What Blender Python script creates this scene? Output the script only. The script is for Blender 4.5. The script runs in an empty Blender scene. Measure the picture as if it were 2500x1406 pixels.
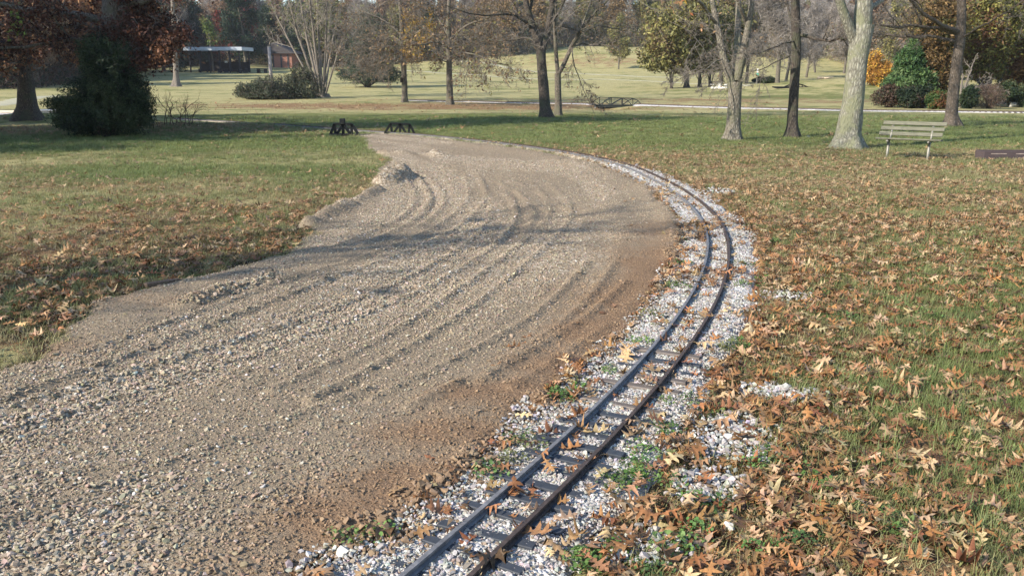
import bpy, bmesh, math, random
import numpy as np
from mathutils import Vector, Matrix
R_ = math.radians
S = bpy.context.scene
COL = S.collection
# ------------------------------------------------------------------ camera, sky, sun
F_PX = 2080.0; HROW = 175.0; EYE = 1.65
PITCH = math.atan((703 - HROW) / F_PX)
cam_d = bpy.data.cameras.new("Camera"); cam = bpy.data.objects.new("Camera", cam_d); COL.objects.link(cam)
cam.location = (0, 0, EYE); cam.rotation_euler = (math.pi/2 - PITCH, 0, 0)
cam_d.sensor_width = 36.0; cam_d.lens = F_PX / 2500 * 36; cam_d.clip_start = 0.05; cam_d.clip_end = 6000
S.camera = cam
S.view_settings.view_transform = 'Standard'; S.view_settings.look = 'None'
S.view_settings.exposure = 0.95; S.view_settings.gamma = 1.0
SUN_EL = R_(31); SHX, SHY = 0.85, 0.527          # direction the shadows run on the ground
world = bpy.data.worlds.new("World"); S.world = world; world.use_nodes = True
nt = world.node_tree; nt.nodes.clear()
sky = nt.nodes.new('ShaderNodeTexSky'); sky.sky_type = 'NISHITA'; sky.sun_disc = False
sky.sun_elevation = SUN_EL; sky.sun_rotation = math.atan2(-SHX, -SHY); sky.air_density = 1.0; sky.dust_density = 0.4; sky.ozone_density = 2.0
bg = nt.nodes.new('ShaderNodeBackground'); bg.inputs[1].default_value = 0.145
wo = nt.nodes.new('ShaderNodeOutputWorld'); nt.links.new(sky.outputs[0], bg.inputs[0]); nt.links.new(bg.outputs[0], wo.inputs[0])
sl = bpy.data.lights.new("Sun", 'SUN'); sl.energy = 4.6; sl.angle = R_(0.55); sl.color = (1.0, 0.905, 0.78)
so = bpy.data.objects.new("Sun", sl); COL.objects.link(so)
sd = Vector((SHX*math.cos(SUN_EL), SHY*math.cos(SUN_EL), -math.sin(SUN_EL)))
so.rotation_euler = sd.to_track_quat('-Z', 'Y').to_euler(); so.location = (-20, -12, 25)
S.cycles.max_bounces = 5; S.cycles.diffuse_bounces = 3; S.cycles.glossy_bounces = 2
S.cycles.transmission_bounces = 3; S.cycles.transparent_max_bounces = 6; S.cycles.volume_bounces = 0
S.cycles.use_adaptive_sampling = True; S.cycles.adaptive_threshold = 0.02
rng = np.random.default_rng(7)

# ------------------------------------------------------------------ maths helpers
def hsh(ix, iy, seed):
    n = (ix.astype(np.int64)*374761393 + iy.astype(np.int64)*668265263 + seed*1274126177) & 0xffffffff
    n = ((n ^ (n >> 13)) * 1103515245) & 0xffffffff
    n = ((n ^ (n >> 16)) * 2246822519) & 0xffffffff
    return ((n ^ (n >> 15)) & 0xffff) / 65535.0
def vn(x, y, seed=0):
    x = np.asarray(x, float); y = np.asarray(y, float)
    ix = np.floor(x); iy = np.floor(y); fx = x-ix; fy = y-iy
    fx = fx*fx*(3-2*fx); fy = fy*fy*(3-2*fy)
    a = hsh(ix, iy, seed); b = hsh(ix+1, iy, seed); c = hsh(ix, iy+1, seed); d = hsh(ix+1, iy+1, seed)
    return (a+(b-a)*fx)*(1-fy) + (c+(d-c)*fx)*fy - 0.5
def fbm(x, y, seed=0, o=4):
    s = 0; a = 1.0
    for i in range(o):
        s = s + a*vn(np.asarray(x)*2**i + 13.7*i, np.asarray(y)*2**i - 7.1*i, seed+i); a *= 0.5
    return s
def sstep(a, b, x):
    t = np.clip((x-a)/(b-a), 0, 1); return t*t*(3-2*t)
def ray(px, py):
    x = (px-1250)/F_PX; u = -(py-703)/F_PX
    return x, math.cos(PITCH)+u*math.sin(PITCH), -math.sin(PITCH)+u*math.cos(PITCH)
def AT(px, py, Y):
    a, b, c = ray(px, py); t = Y/b
    return np.array([a*t, Y, EYE+c*t])
KN = [(-60, 0), (-10, 0), (6, 0), (9, -0.01)]
for Yk, row in [(19, 385), (26, 340), (42, 286), (60, 262), (90, 230), (110, 214), (150, 190), (200, 166), (250, 138), (330, 106), (450, 76), (700, 48)]:
    KN.append((Yk, AT(1250, row, Yk)[2]))
KN += [(950, 58.0), (3000, 60.0)]
ky = np.array([k[0] for k in KN]); kz = np.array([k[1] for k in KN])
gy = np.concatenate([np.linspace(-60, 60, 1201)[:-1], np.geomspace(60, 3000, 1200)])
def _pchip(x):
    h = np.diff(ky); d = np.diff(kz)/h; m = np.zeros(len(ky))
    for i in range(1, len(ky)-1):
        m[i] = 0 if d[i-1]*d[i] <= 0 else 2/(1/d[i-1]+1/d[i])
    i = np.clip(np.searchsorted(ky, x)-1, 0, len(h)-1); t = (x-ky[i])/h[i]
    return (2*t**3-3*t**2+1)*kz[i]+(t**3-2*t**2+t)*h[i]*m[i]+(-2*t**3+3*t**2)*kz[i+1]+(t**3-t**2)*h[i]*m[i+1]
gz = _pchip(gy)
def bump(x, y, cx, cy, rx, ry, h):
    return h*np.exp(-((x-cx)/rx)**2-((y-cy)/ry)**2)
def terr(x, y):
    x = np.asarray(x, float); y = np.asarray(y, float)
    z = np.interp(y, gy, gz)
    z = z + bump(x, y, 37, 92, 15, 11, 1.55) + bump(x, y, 27, 214, 34, 20, 3.0) + bump(x, y, -30, 222, 30, 18, 1.5)
    z = z + bump(x, y, 6.4, 60.5, 1.7, 2.6, -.55)
    z = z + bump(x, y, -21.5, 39, 3.0, 2.2, 0.35) + bump(x, y, -12, 31, 6, 3, 0.2)
    far = sstep(90, 200, y)
    z = z + far*fbm(x/70, y/70, 3)*6*sstep(120, 260, y) + fbm(x/9, y/9, 5, 2)*0.10*sstep(5, 25, y)
    z = z + far*np.abs(x)*0.02
    return z
_ys = np.concatenate([np.linspace(0.6, 60, 1500), np.geomspace(60.1, 900, 1500)])
def G(px, py):
    a, b, c = ray(px, py); t = _ys/b
    hz = terr(a*t, _ys); rz = EYE+c*t
    w = np.where(rz <= hz)[0]
    i = w[0] if len(w) else len(_ys)-1
    return np.array([a*t[i], _ys[i], float(hz[i])])
def GL(l): return [G(*p) for p in l]
def dseg(x, y, P, closed=False):
    """distance to polyline P, arc length and signed side"""
    P = np.asarray(P)[:, :2]; n = len(P)-(0 if closed else 1)
    best = np.full(x.shape, 1e9); sgn = np.zeros(x.shape); arc = np.zeros(x.shape); s0 = 0
    for i in range(n):
        a = P[i]; b = P[(i+1) % len(P)]; d = b-a; L = math.hypot(*d) + 1e-9
        t = np.clip(((x-a[0])*d[0]+(y-a[1])*d[1])/L**2, 0, 1)
        ex = x-a[0]-t*d[0]; ey = y-a[1]-t*d[1]; D = np.hypot(ex, ey); m = D < best
        best = np.where(m, D, best); sgn = np.where(m, np.sign(d[0]*ey-d[1]*ex), sgn); arc = np.where(m, s0+t*L, arc); s0 += L
    return best, arc, sgn
def inside(x, y, P):
    P = np.asarray(P)[:, :2]; c = np.zeros(x.shape, bool)
    for i in range(len(P)):
        x1, y1 = P[i]; x2, y2 = P[(i+1) % len(P)]
        if y1 == y2: continue
        c ^= ((y1 > y) != (y2 > y)) & (x < (x2-x1)*(y-y1)/(y2-y1)+x1)
    return c
def smooth_line(P, step):
    P = np.asarray(P, float); d = np.r_[0, np.cumsum(np.hypot(*np.diff(P[:, :2], axis=0).T))]
    n = max(4, int(d[-1]/step)); s = np.linspace(0, d[-1], n)
    Q = np.c_[np.interp(s, d, P[:, 0]), np.interp(s, d, P[:, 1])]
    k = max(1, int(0.6/step))
    for _ in range(3):
        Qp = np.r_[np.repeat(2*Q[:1], k, 0)-Q[k:0:-1], Q, np.repeat(2*Q[-1:], k, 0)-Q[-2:-k-2:-1]]
        ker = np.ones(2*k+1)/(2*k+1)
        Q = np.c_[np.convolve(Qp[:, 0], ker, 'valid'), np.convolve(Qp[:, 1], ker, 'valid')]
    return Q

# ------------------------------------------------------------------ object helpers
def mesh_np(name, V, faces, mats=(), mi=None, col=None, smooth=False):
    me = bpy.data.meshes.new(name)
    V = np.asarray(V, np.float32)
    if not isinstance(faces, list): faces = [faces]
    faces = [np.asarray(f, np.int32) for f in faces if len(f)]
    tot = np.concatenate([np.full(len(f), f.shape[1], np.int32) for f in faces])
    loops = np.concatenate([f.ravel() for f in faces])
    me.vertices.add(len(V)); me.vertices.foreach_set('co', V.ravel())
    me.loops.add(len(loops)); me.loops.foreach_set('vertex_index', loops)
    me.polygons.add(len(tot)); me.polygons.foreach_set('loop_start', np.r_[0, np.cumsum(tot)[:-1]].astype(np.int32))
    me.polygons.foreach_set('loop_total', tot)
    for m in mats: me.materials.append(m)
    if mi is not None: me.polygons.foreach_set('material_index', np.asarray(mi, np.int32))
    me.polygons.foreach_set('use_smooth', np.full(len(tot), bool(smooth)))
    if col is not None:
        for nm, (dom, arr) in col.items():
            a = me.attributes.new(nm, 'FLOAT_COLOR', dom)
            arr = np.c_[np.asarray(arr, np.float32), np.ones(len(arr), np.float32)] if arr.shape[1] == 3 else arr
            a.data.foreach_set('color', arr.astype(np.float32).ravel())
    me.update(calc_edges=True); me.validate()
    return me
def tag(o, label=None, cat=None, group=None, kind=None):
    if label: o['label'] = label
    if cat: o['category'] = cat
    if group: o['group'] = group
    if kind: o['kind'] = kind
    return o
def link(name, me, parent=None, loc=None):
    o = bpy.data.objects.new(name, me); COL.objects.link(o)
    if parent is not None: o.parent = parent
    if loc is not None: o.location = loc
    return o
def thing(name, label, cat, loc=(0, 0, 0), rz=0, group=None):
    o = bpy.data.objects.new(name, None); COL.objects.link(o); o.location = loc; o.rotation_euler = (0, 0, rz)
    o.empty_display_size = 0.2
    return tag(o, label, cat, group)
class MB:
    """collects boxes, bars and tubes into ONE mesh"""
    def __init__(s): s.bm = bmesh.new()
    def box(s, c, d, rot=None, bev=0.0):
        r = bmesh.ops.create_cube(s.bm, size=1.0); vs = r['verts']
        bmesh.ops.scale(s.bm, vec=d, verts=vs)
        if bev:
            es = list({e for v in vs for e in v.link_edges})
            rr = bmesh.ops.bevel(s.bm, geom=es, offset=bev, segments=1, affect='EDGES'); vs = list({v for f in rr['faces'] for v in f.verts} | {v for v in vs if v.is_valid})
        M = Matrix.Translation(c) @ (rot.to_4x4() if rot else Matrix())
        bmesh.ops.transform(s.bm, matrix=M, verts=vs)
    def bar(s, a, b, w, h=None, bev=0.0):
        a = Vector(a); b = Vector(b); d = b-a; q = d.to_track_quat('Y', 'Z').to_matrix()
        s.box((a+b)/2, (w, d.length, h or w), q, bev)
    def tube(s, a, b, r, r2=None, n=12):
        a = Vector(a); b = Vector(b); d = b-a
        M = Matrix.Translation((a+b)/2) @ d.to_track_quat('Z', 'Y').to_matrix().to_4x4()
        bmesh.ops.create_cone(s.bm, cap_ends=True, segments=n, radius1=r, radius2=r if r2 is None else r2, depth=d.length, matrix=M)
    def poly(s, pts, depth_vec):
        vs = [s.bm.verts.new(p) for p in pts]; f = s.bm.faces.new(vs)
        r = bmesh.ops.extrude_face_region(s.bm, geom=[f]); vv = [v for v in r['geom'] if isinstance(v, bmesh.types.BMVert)]
        bmesh.ops.translate(s.bm, vec=depth_vec, verts=vv)
    def build(s, name, mat, parent=None, smooth=False):
        bmesh.ops.recalc_face_normals(s.bm, faces=s.bm.faces[:])
        me = bpy.data.meshes.new(name); s.bm.to_mesh(me); s.bm.free(); me.materials.append(mat)
        if smooth:
            for p in me.polygons: p.use_smooth = True
        return link(name, me, parent)
def tubes(P, R, k):
    """P (m,n,3) R (m,n) -> verts, quads"""
    m, n, _ = P.shape
    T = np.gradient(P, axis=1); T /= np.linalg.norm(T, axis=2, keepdims=True)+1e-9
    mean = P[:, -1]-P[:, 0]; ref = np.zeros((m, 3)); ref[np.arange(m), np.argmin(np.abs(mean), axis=1)] = 1
    U = np.cross(T, ref[:, None, :]); U /= np.linalg.norm(U, axis=2, keepdims=True)+1e-9
    W = np.cross(T, U)
    a = np.arange(k)*2*math.pi/k
    V = P[:, :, None, :] + R[:, :, None, None]*(U[:, :, None, :]*np.cos(a)[None, None, :, None]+W[:, :, None, :]*np.sin(a)[None, None, :, None])
    idx = np.arange(m*n*k).reshape(m, n, k)
    q = np.stack([idx[:, :-1, :], np.roll(idx, -1, 2)[:, :-1, :], np.roll(idx, -1, 2)[:, 1:, :], idx[:, 1:, :]], -1).reshape(-1, 4)
    return V.reshape(-1, 3), q

# ------------------------------------------------------------------ material helpers
def newmat(name):
    m = bpy.data.materials.new(name); m.use_nodes = True; t = m.node_tree
    b = t.nodes['Principled BSDF']; b.inputs['Specular IOR Level'].default_value = 0.25
    return m, t, b
def nd(t, ty, **kw):
    n = t.nodes.new(ty)
    for k, v in kw.items():
        if k.startswith('i_'):
            key = k[2:]; key = int(key) if key.isdigit() else key.replace('_', ' ')
            n.inputs[key].default_value = v
        else: setattr(n, k, v)
    return n
def L(t, a, b): t.links.new(a, b)
def noise(t, vec, scale, detail=4, rough=0.6, dim='3D'):
    n = nd(t, 'ShaderNodeTexNoise'); n.inputs['Scale'].default_value = scale; n.inputs['Detail'].default_value = detail; n.inputs['Roughness'].default_value = rough
    if vec is not None: L(t, vec, n.inputs['Vector'])
    return n.outputs['Fac']
def ramp(t, fac, stops):
    r = nd(t, 'ShaderNodeValToRGB'); e = r.color_ramp.elements
    while len(e) < len(stops): e.new(0.5)
    for i, (p, c) in enumerate(stops):
        e[i].position = p; e[i].color = (*c, 1) if hasattr(c, '__len__') else (c, c, c, 1)
    L(t, fac, r.inputs[0]); return r.outputs[0]
def mix(t, fac, a, b, mode='MIX'):
    n = nd(t, 'ShaderNodeMix', data_type='RGBA', blend_type=mode)
    for s, v in ((0, fac), (6, a), (7, b)):
        if hasattr(v, 'is_linked') or isinstance(v, bpy.types.NodeSocket): L(t, v, n.inputs[s])
        else: n.inputs[s].default_value = v if s == 0 else (*v, 1)
    return n.outputs[2]
def mth(t, op, a, b=0.0, clamp=False):
    n = nd(t, 'ShaderNodeMath', operation=op, use_clamp=clamp)
    for s, v in ((0, a), (1, b)):
        if isinstance(v, bpy.types.NodeSocket): L(t, v, n.inputs[s])
        else: n.inputs[s].default_value = v
    return n.outputs[0]
def bumpn(t, b, h, strength, dist):
    n = nd(t, 'ShaderNodeBump'); n.inputs['Strength'].default_value = strength; n.inputs['Distance'].default_value = dist
    L(t, h, n.inputs['Height']); L(t, n.outputs[0], b.inputs['Normal'])
def simple(name, c, rough=0.8, var=0.25, scale=8, bump_s=0.3, metal=0.0, bd=0.01):
    m, t, b = newmat(name); tc = nd(t, 'ShaderNodeTexCoord').outputs['Object']
    f = noise(t, tc, scale)
    lo = tuple(x*(1-var) for x in c); hi = tuple(min(1, x*(1+var)) for x in c)
    L(t, ramp(t, f, [(0.3, lo), (0.7, hi)]), b.inputs['Base Color']); b.inputs['Roughness'].default_value = rough; b.inputs['Metallic'].default_value = metal
    bumpn(t, b, f, bump_s, bd); return m
def bark(name, dark, light, patch=None, sc=6.0):
    m, t, b = newmat(name); tc = nd(t, 'ShaderNodeNewGeometry').outputs['Position']
    mp = nd(t, 'ShaderNodeMapping'); mp.inputs['Scale'].default_value = (1.4, 1.4, 0.5); L(t, tc, mp.inputs[0])
    f = noise(t, mp.outputs[0], sc*3, 7, 0.78); v = nd(t, 'ShaderNodeTexVoronoi', feature='DISTANCE_TO_EDGE'); v.inputs['Scale'].default_value = sc*2.2
    L(t, mp.outputs[0], v.inputs['Vector'])
    g = mth(t, 'MULTIPLY', f, mth(t, 'ADD', mth(t, 'MULTIPLY', v.outputs[0], 1.6), 0.55))
    c = ramp(t, g, [(0.2, dark), (0.62, light)])
    if patch: c = mix(t, ramp(t, noise(t, tc, 2.2, 5), [(0.5, 0.0), (0.62, 1.0)]), c, patch)
    L(t, c, b.inputs['Base Color']); b.inputs['Roughness'].default_value = 0.95
    bumpn(t, b, g, 1.0, 0.06); return m
def leafmat(name, attr='col', inst=False, transl=0.25, rough=0.6, tex=False):
    m, t, b = newmat(name)
    a = nd(t, 'ShaderNodeAttribute', attribute_name=attr, attribute_type='INSTANCER' if inst else 'GEOMETRY')
    c = a.outputs['Color']
    if tex:
        tc = nd(t, 'ShaderNodeTexCoord').outputs['Object']
        c = mix(t, 1.0, c, ramp(t, noise(t, tc, 9, 4), [(0.3, 0.62), (0.7, 1.15)]), 'MULTIPLY')
    L(t, c, b.inputs['Base Color']); b.inputs['Roughness'].default_value = rough
    tr = nd(t, 'ShaderNodeBsdfTranslucent'); L(t, c, tr.inputs[0])
    mx = nd(t, 'ShaderNodeMixShader'); mx.inputs[0].default_value = transl
    L(t, b.outputs[0], mx.inputs[1]); L(t, tr.outputs[0], mx.inputs[2]); L(t, mx.outputs[0], t.nodes['Material Output'].inputs[0])
    return m

# ------------------------------------------------------------------ layout lines (measured once, then kept in metres)
railL = [(1025, 1403), (1144, 1305), (1294, 1178), (1373, 1103), (1472, 1008), (1535, 945), (1618, 850), (1641, 816), (1686, 751), (1720, 686), (1734, 631), (1733, 584), (1720, 546), (1693, 509), (1648, 478), (1607, 451)]
railR = [(1195, 1403), (1306, 1289), (1385, 1206), (1480, 1107), (1575, 996), (1630, 933), (1696, 858), (1710, 836), (1754, 748), (1778, 673), (1784, 632), (1781, 597), (1764, 553), (1737, 522), (1703, 492), (1662, 461)]
cl = []
RLw = smooth_line(GL(railL), 0.05); RRw = smooth_line(GL(railR), 0.05)
for q in np.linspace(0, 1, 60):
    a = RLw[int(q*(len(RLw)-1))]; j = np.argmin(np.hypot(*(RRw-a).T)); cl.append((a+RRw[j])/2)
d0 = cl[0]-cl[3]; d0 /= np.hypot(*d0)
cl = [cl[0]+d0*3.2, cl[0]+d0*1.6] + cl
cl += [g[:2] for g in GL([(1545, 413), (1482, 394), (1400, 377), (1300, 362), (1200, 349), (1100, 338), (1000, 329), (900, 322), (800, 315), (700, 308), (600, 301), (520, 296), (430, 291)])]
TRACK = smooth_line(np.array(cl), 0.08)
road_px = [(-80, 950), (0, 918), (110, 880), (170, 820), (225, 762), (280, 735), (350, 714), (440, 690), (560, 660), (700, 625), (770, 575), (755, 550), (830, 508), (925, 462), (935, 440), (915, 415), (960, 392), (900, 365), (890, 340), (872, 329), (930, 327), (1000, 332), (1100, 343), (1200, 354), (1300, 370), (1420, 392), (1500, 420), (1560, 452), (1620, 505), (1655, 560), (1648, 620), (1600, 700), (1560, 780), (1480, 850), (1390, 920), (1330, 975), (1250, 1060), (1110, 1160), (1000, 1240), (860, 1320), (760, 1400)]
ROAD = [tuple(g[:2]) for g in GL(road_px)]
ROAD = [(-3.6, -4.0), (-5.5, 2.0)] + ROAD + [(-1.4, 1.2), (-2.6, -4.0)]
ROAD[0] = (-6.5, -4)
RDG = [tuple(g[:2]) for g in ROAD] if False else ROAD
ridges = [([(752, 554), (800, 530), (850, 505)], 0.105, 0.13), ([(868, 496), (922, 470)], 0.085, 0.11), ([(935, 450), (960, 441), (978, 436)], 0.23, 0.22), ([(462, 752), (560, 720), (665, 690)], 0.07, 0.11), ([(180, 760), (240, 742)], .05, .1), ([(935, 375), (990, 380)], 0.10, 0.25), ([(1062, 380), (1080, 386)], 0.12, 0.2),
          ([(0, 815), (90, 790), (190, 752)], 0.05, 0.15), ([(1330, 990), (1250, 1070), (1110, 1172), (1000, 1250), (860, 1330)], 0.035, 0.12), ([(1560, 450), (1625, 515), (1662, 570), (1652, 640)], 0.05, 0.15), ([(1100, 350), (1300, 378), (1440, 408)], 0.05, 0.3)]
ridges = [([g[:2] for g in GL(p)], h, w) for p, h, w in ridges]
ruts = [[(1015, 430), (1055, 480), (1050, 520), (980, 565), (880, 605)], [(1040, 425), (1085, 470), (1090, 505), (1040, 545)], [(1170, 430), (1190, 480), (1170, 520), (1100, 575), (950, 640), (760, 700)],
        [(1215, 440), (1262, 500), (1265, 540), (1220, 600), (1100, 680), (930, 770), (740, 840), (480, 920), (250, 1010), (0, 1070)],
        [(1260, 470), (1310, 520), (1305, 560), (1260, 600)], [(1340, 450), (1395, 500), (1400, 540), (1330, 610), (1200, 720), (1010, 870), (760, 990)],
        [(800, 690), (620, 770), (440, 830), (330, 890), (100, 960), (0, 990)], [(1500, 650), (1440, 740), (1330, 850), (1180, 930), (1000, 1010)], [(1590, 700), (1500, 800), (1390, 880), (1250, 960)], [(1060, 390), (1250, 440), (1400, 520)], [(900, 960), (600, 1090), (300, 1190), (0, 1290)]]
ruts = [smooth_line([g[:2] for g in GL(p)], 0.12) for p in ruts]
def _off(P, o):
    T = np.gradient(P, axis=0); T /= np.hypot(*T.T)[:, None]; return P+np.c_[T[:, 1], -T[:, 0]]*o
ruts += [_off(P, o) for P, o in zip(ruts[:10], (.22, .2, .24, .3, .2, .26, .3, .24, .2, .3))]
def road_sd(x, y):
    d, _, _ = dseg(x, y, ROAD, True); return np.where(inside(x, y, ROAD), d, -d)
def track_d(x, y):
    return dseg(x, y, TRACK[::3])
def ridge_h(x, y):
    z = np.zeros(x.shape)
    for P, h, w in ridges:
        d, a, _ = dseg(x, y, P); z = np.maximum(z, h*np.exp(-(d/w)**2)*(0.85+0.7*vn(x*4, y*4, 41)+.3*vn(x*13, y*13, 42)+.3*vn(x*31, y*31, 44)))
    return z
def flow_noise(x, y, dt, arc):
    return fbm(dt*1.6+3, arc*0.22, 61, 3)
def road_relief(x, y, dt, arc):
    near = 1.0
    z = fbm(x*1.1, y*1.1, 21, 2)*0.016 + flow_noise(x, y, dt, arc)*0.02 + fbm(x*9, y*9, 25, 3)*0.008
    for i, P in enumerate(ruts):
        d, a, _ = dseg(x, y, P)
        lug = 0.5+0.5*np.sin(a*2*math.pi/0.16)
        z = z + np.interp(y, [0, 6, 9, 14], [.024, .021, .014, .012])*np.exp(-(d/0.032)**2)*(.7+.3*lug)*(.75+.7*np.clip(vn(a*.7, i*3.1+0*a, 43)+.5, 0, 1)) - 0.006*np.exp(-((d-0.08)/0.05)**2)
    return z

# ------------------------------------------------------------------ ground masks
def W2(px, py, rx, ry, a): g = G(px, py); return (g[0], g[1], rx, ry, a)
green_b = [W2(60, 350, 9, 3.5, .5), W2(400, 350, 8, 3, .5), W2(250, 420, 5, 2.5, .2), W2(1500, 330, 12, 5, .35), W2(1000, 300, 14, 5, .4), W2(2380, 400, 5, 1.5, .3), W2(2470, 470, 1.6, .6, .4), W2(2400, 760, 1.2, .8, .5), W2(2480, 950, .9, .7, .7), W2(2420, 1250, .5, .4, .5), W2(2250, 1100, .4, .3, .4),
           W2(2330, 1050, .5, .5, .35), W2(2200, 600, 1.2, .8, .3), W2(700, 420, 3, 1.5, .35), W2(1950, 520, 2, .8, .1), W2(2250, 340, 7, 3, .35), W2(2100, 235, 14, 8, .45), W2(1800, 300, 18, 7, .45)]
leaf_b = [W2(1000, 258, 22, 5, .5), W2(1250, 266, 10, 4, .35), W2(700, 262, 8, 5, .2), W2(1500, 400, 3, 3, .5), W2(1900, 420, 6, 3, .3), W2(1850, 500, 2, 2, .45), W2(1520, 150, 34, 14, .4), W2(1500, 243, 26, 3.2, .32), W2(2050, 250, 14, 3.2, .3), W2(1300, 205, 25, 4, .18), W2(1900, 700, 1.2, 1.6, .5), W2(2000, 1000, .9, .9, .5), W2(1800, 1250, .6, .5, .5), W2(2200, 1200, .7, .5, .3), W2(2150, 860, 1.2, 1.0, .4),  # litter, plus long brown far-field strips painting tall trees' shadows into the ground colour
          W2(560, 590, 1.8, .8, .75), W2(250, 640, 1.6, .8, .75), W2(60, 720, 1.1, .9, .95), W2(150, 800, .5, .4, .6), W2(780, 520, .8, 1.0, .6), W2(850, 470, 1.0, 1.5, .45), W2(450, 520, 2.5, 1.0, .35), W2(300, 450, 4, 2, .2), W2(200, 310, 6, 3, .9), W2(480, 305, 6, 2.2, .7), W2(760, 310, 4, 1.5, .4)]
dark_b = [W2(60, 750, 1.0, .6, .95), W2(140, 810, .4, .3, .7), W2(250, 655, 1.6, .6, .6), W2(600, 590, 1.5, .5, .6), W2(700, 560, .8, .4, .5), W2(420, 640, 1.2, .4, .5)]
white_b = [W2(1720, 1200, .15, .14, .9), W2(1900, 970, .25, .16, .6), W2(1890, 730, .35, .25, .5), W2(1750, 470, .35, .4, .8), W2(1800, 1100, .25, .2, .5), W2(1560, 1340, .2, .15, .6), W2(1780, 1040, .2, .2, .5), W2(90, 785, .5, .12, .62), W2(225, 742, .3, .12, .62)]
def blobs(x, y, l):
    s = np.zeros(np.shape(x))
    for cx, cy, rx, ry, a in l: s = s + a*np.exp(-((x-cx)/rx)**2-((y-cy)/ry)**2)
    return s
def m_green(x, y):
    y = y+fbm(x/9, y/9, 77, 2)*7*sstep(18, 40, y); g = np.interp(y, [0, 8, 19, 24, 45, 55, 64, 90, 400], [.44, .42, .34, .5, .5, .36, .24, .22, .3])
    return np.clip(g + blobs(x, y, green_b) + fbm(x/1.6, y/1.6, 71)*.55 + fbm(x/9, y/9, 75)*.3, 0, 1)
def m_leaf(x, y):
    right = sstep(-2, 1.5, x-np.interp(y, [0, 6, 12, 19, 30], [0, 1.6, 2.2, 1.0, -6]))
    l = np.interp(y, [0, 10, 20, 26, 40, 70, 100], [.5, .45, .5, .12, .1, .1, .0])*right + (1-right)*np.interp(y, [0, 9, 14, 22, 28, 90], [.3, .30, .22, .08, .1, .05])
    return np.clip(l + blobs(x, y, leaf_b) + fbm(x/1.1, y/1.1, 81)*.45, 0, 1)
# ------------------------------------------------------------------ ground sheet
def grid(ys, ss, pad):
    Y, Sx = np.meshgrid(ys, ss, indexing='ij'); X = Sx*(np.maximum(Y, 0)+pad)
    i = np.arange(Y.size).reshape(Y.shape)
    q = np.stack([i[:-1, :-1], i[:-1, 1:], i[1:, 1:], i[1:, :-1]], -1).reshape(-1, 4)
    return X.ravel(), Y.ravel(), q
def mask_faces(q, keep): return q[keep[q].any(1)]
def mat_ground():
    m, t, b = newmat("grass_ground"); pos = nd(t, 'ShaderNodeNewGeometry').outputs['Position']
    a = nd(t, 'ShaderNodeAttribute', attribute_name='ga'); sp = nd(t, 'ShaderNodeSeparateColor'); L(t, a.outputs['Color'], sp.inputs[0])
    lf, gr, sx = sp.outputs
    f1 = noise(t, pos, 14, 6, .75); f2 = noise(t, pos, 1.3, 5, .6); f3 = noise(t, pos, 55, 3, .7); f0 = noise(t, pos, .12, 4, .6)
    mp = nd(t, 'ShaderNodeMapping'); mp.inputs['Rotation'].default_value = (0, 0, .25); mp.inputs['Scale'].default_value = (.03, .3, .2); L(t, pos, mp.inputs[0]); f4 = noise(t, mp.outputs[0], 1, 4, .6)
    green = ramp(t, f1, [(.25, (.075, .085, .03)), (.5, (.145, .16, .055)), (.8, (.25, .25, .095))])
    straw = ramp(t, f1, [(.25, (.19, .16, .075)), (.5, (.34, .305, .145)), (.8, (.48, .44, .225))])
    gm = mth(t, 'ADD', gr, mth(t, 'MULTIPLY', mth(t, 'SUBTRACT', mth(t, 'ADD', mth(t, 'ADD', f2, f0), f4), 1.5), 1.5), True)
    c = mix(t, ramp(t, gm, [(.2, 0.0), (.75, 1.0)]), straw, green)
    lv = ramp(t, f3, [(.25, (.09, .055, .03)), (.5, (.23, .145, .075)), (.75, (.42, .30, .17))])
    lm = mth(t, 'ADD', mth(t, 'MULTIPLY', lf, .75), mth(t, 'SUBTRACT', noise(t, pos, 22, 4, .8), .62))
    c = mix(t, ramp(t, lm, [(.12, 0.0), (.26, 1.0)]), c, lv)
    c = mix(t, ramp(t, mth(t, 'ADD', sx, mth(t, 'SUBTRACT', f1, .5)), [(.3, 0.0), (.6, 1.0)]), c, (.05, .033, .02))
    L(t, c, b.inputs['Base Color']); b.inputs['Roughness'].default_value = 1.0; b.inputs['Specular IOR Level'].default_value = .1
    bumpn(t, b, mth(t, 'ADD', f1, f3), 1.0, .035); return m
M_GROUND = mat_ground()
ys = np.concatenate([np.linspace(-40, 0, 9)[:-1], np.linspace(0, 3, 50)[:-1], np.geomspace(3, 600, 760), np.geomspace(615, 900, 8)])
xg, yg, qg = grid(ys, np.linspace(-1.25, 1.25, 620), 6)
def near_fields(x, y):
    rs = np.full(x.shape, -9.0); td = np.full(x.shape, 9.0)
    m = (y < 45) & (np.abs(x) < 30); rs[m] = road_sd(x[m], y[m]); td[m] = track_d(x[m], y[m])[0]
    return rs, td
rs, td = near_fields(xg, yg)
zg = terr(xg, yg) - 0.07*sstep(0.06, 0.28, rs) - 0.05*sstep(.42, .25, td) + fbm(xg*2.2, yg*2.2, 31, 3)*.03*sstep(60, 20, yg) + fbm(xg*11, yg*11, 35, 2)*.012*sstep(20, 8, yg)
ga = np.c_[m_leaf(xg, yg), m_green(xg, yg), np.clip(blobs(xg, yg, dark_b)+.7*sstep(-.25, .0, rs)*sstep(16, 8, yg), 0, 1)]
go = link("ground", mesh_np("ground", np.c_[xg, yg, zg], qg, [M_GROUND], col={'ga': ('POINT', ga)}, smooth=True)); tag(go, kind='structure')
del xg, yg, qg, zg, ga

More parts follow.
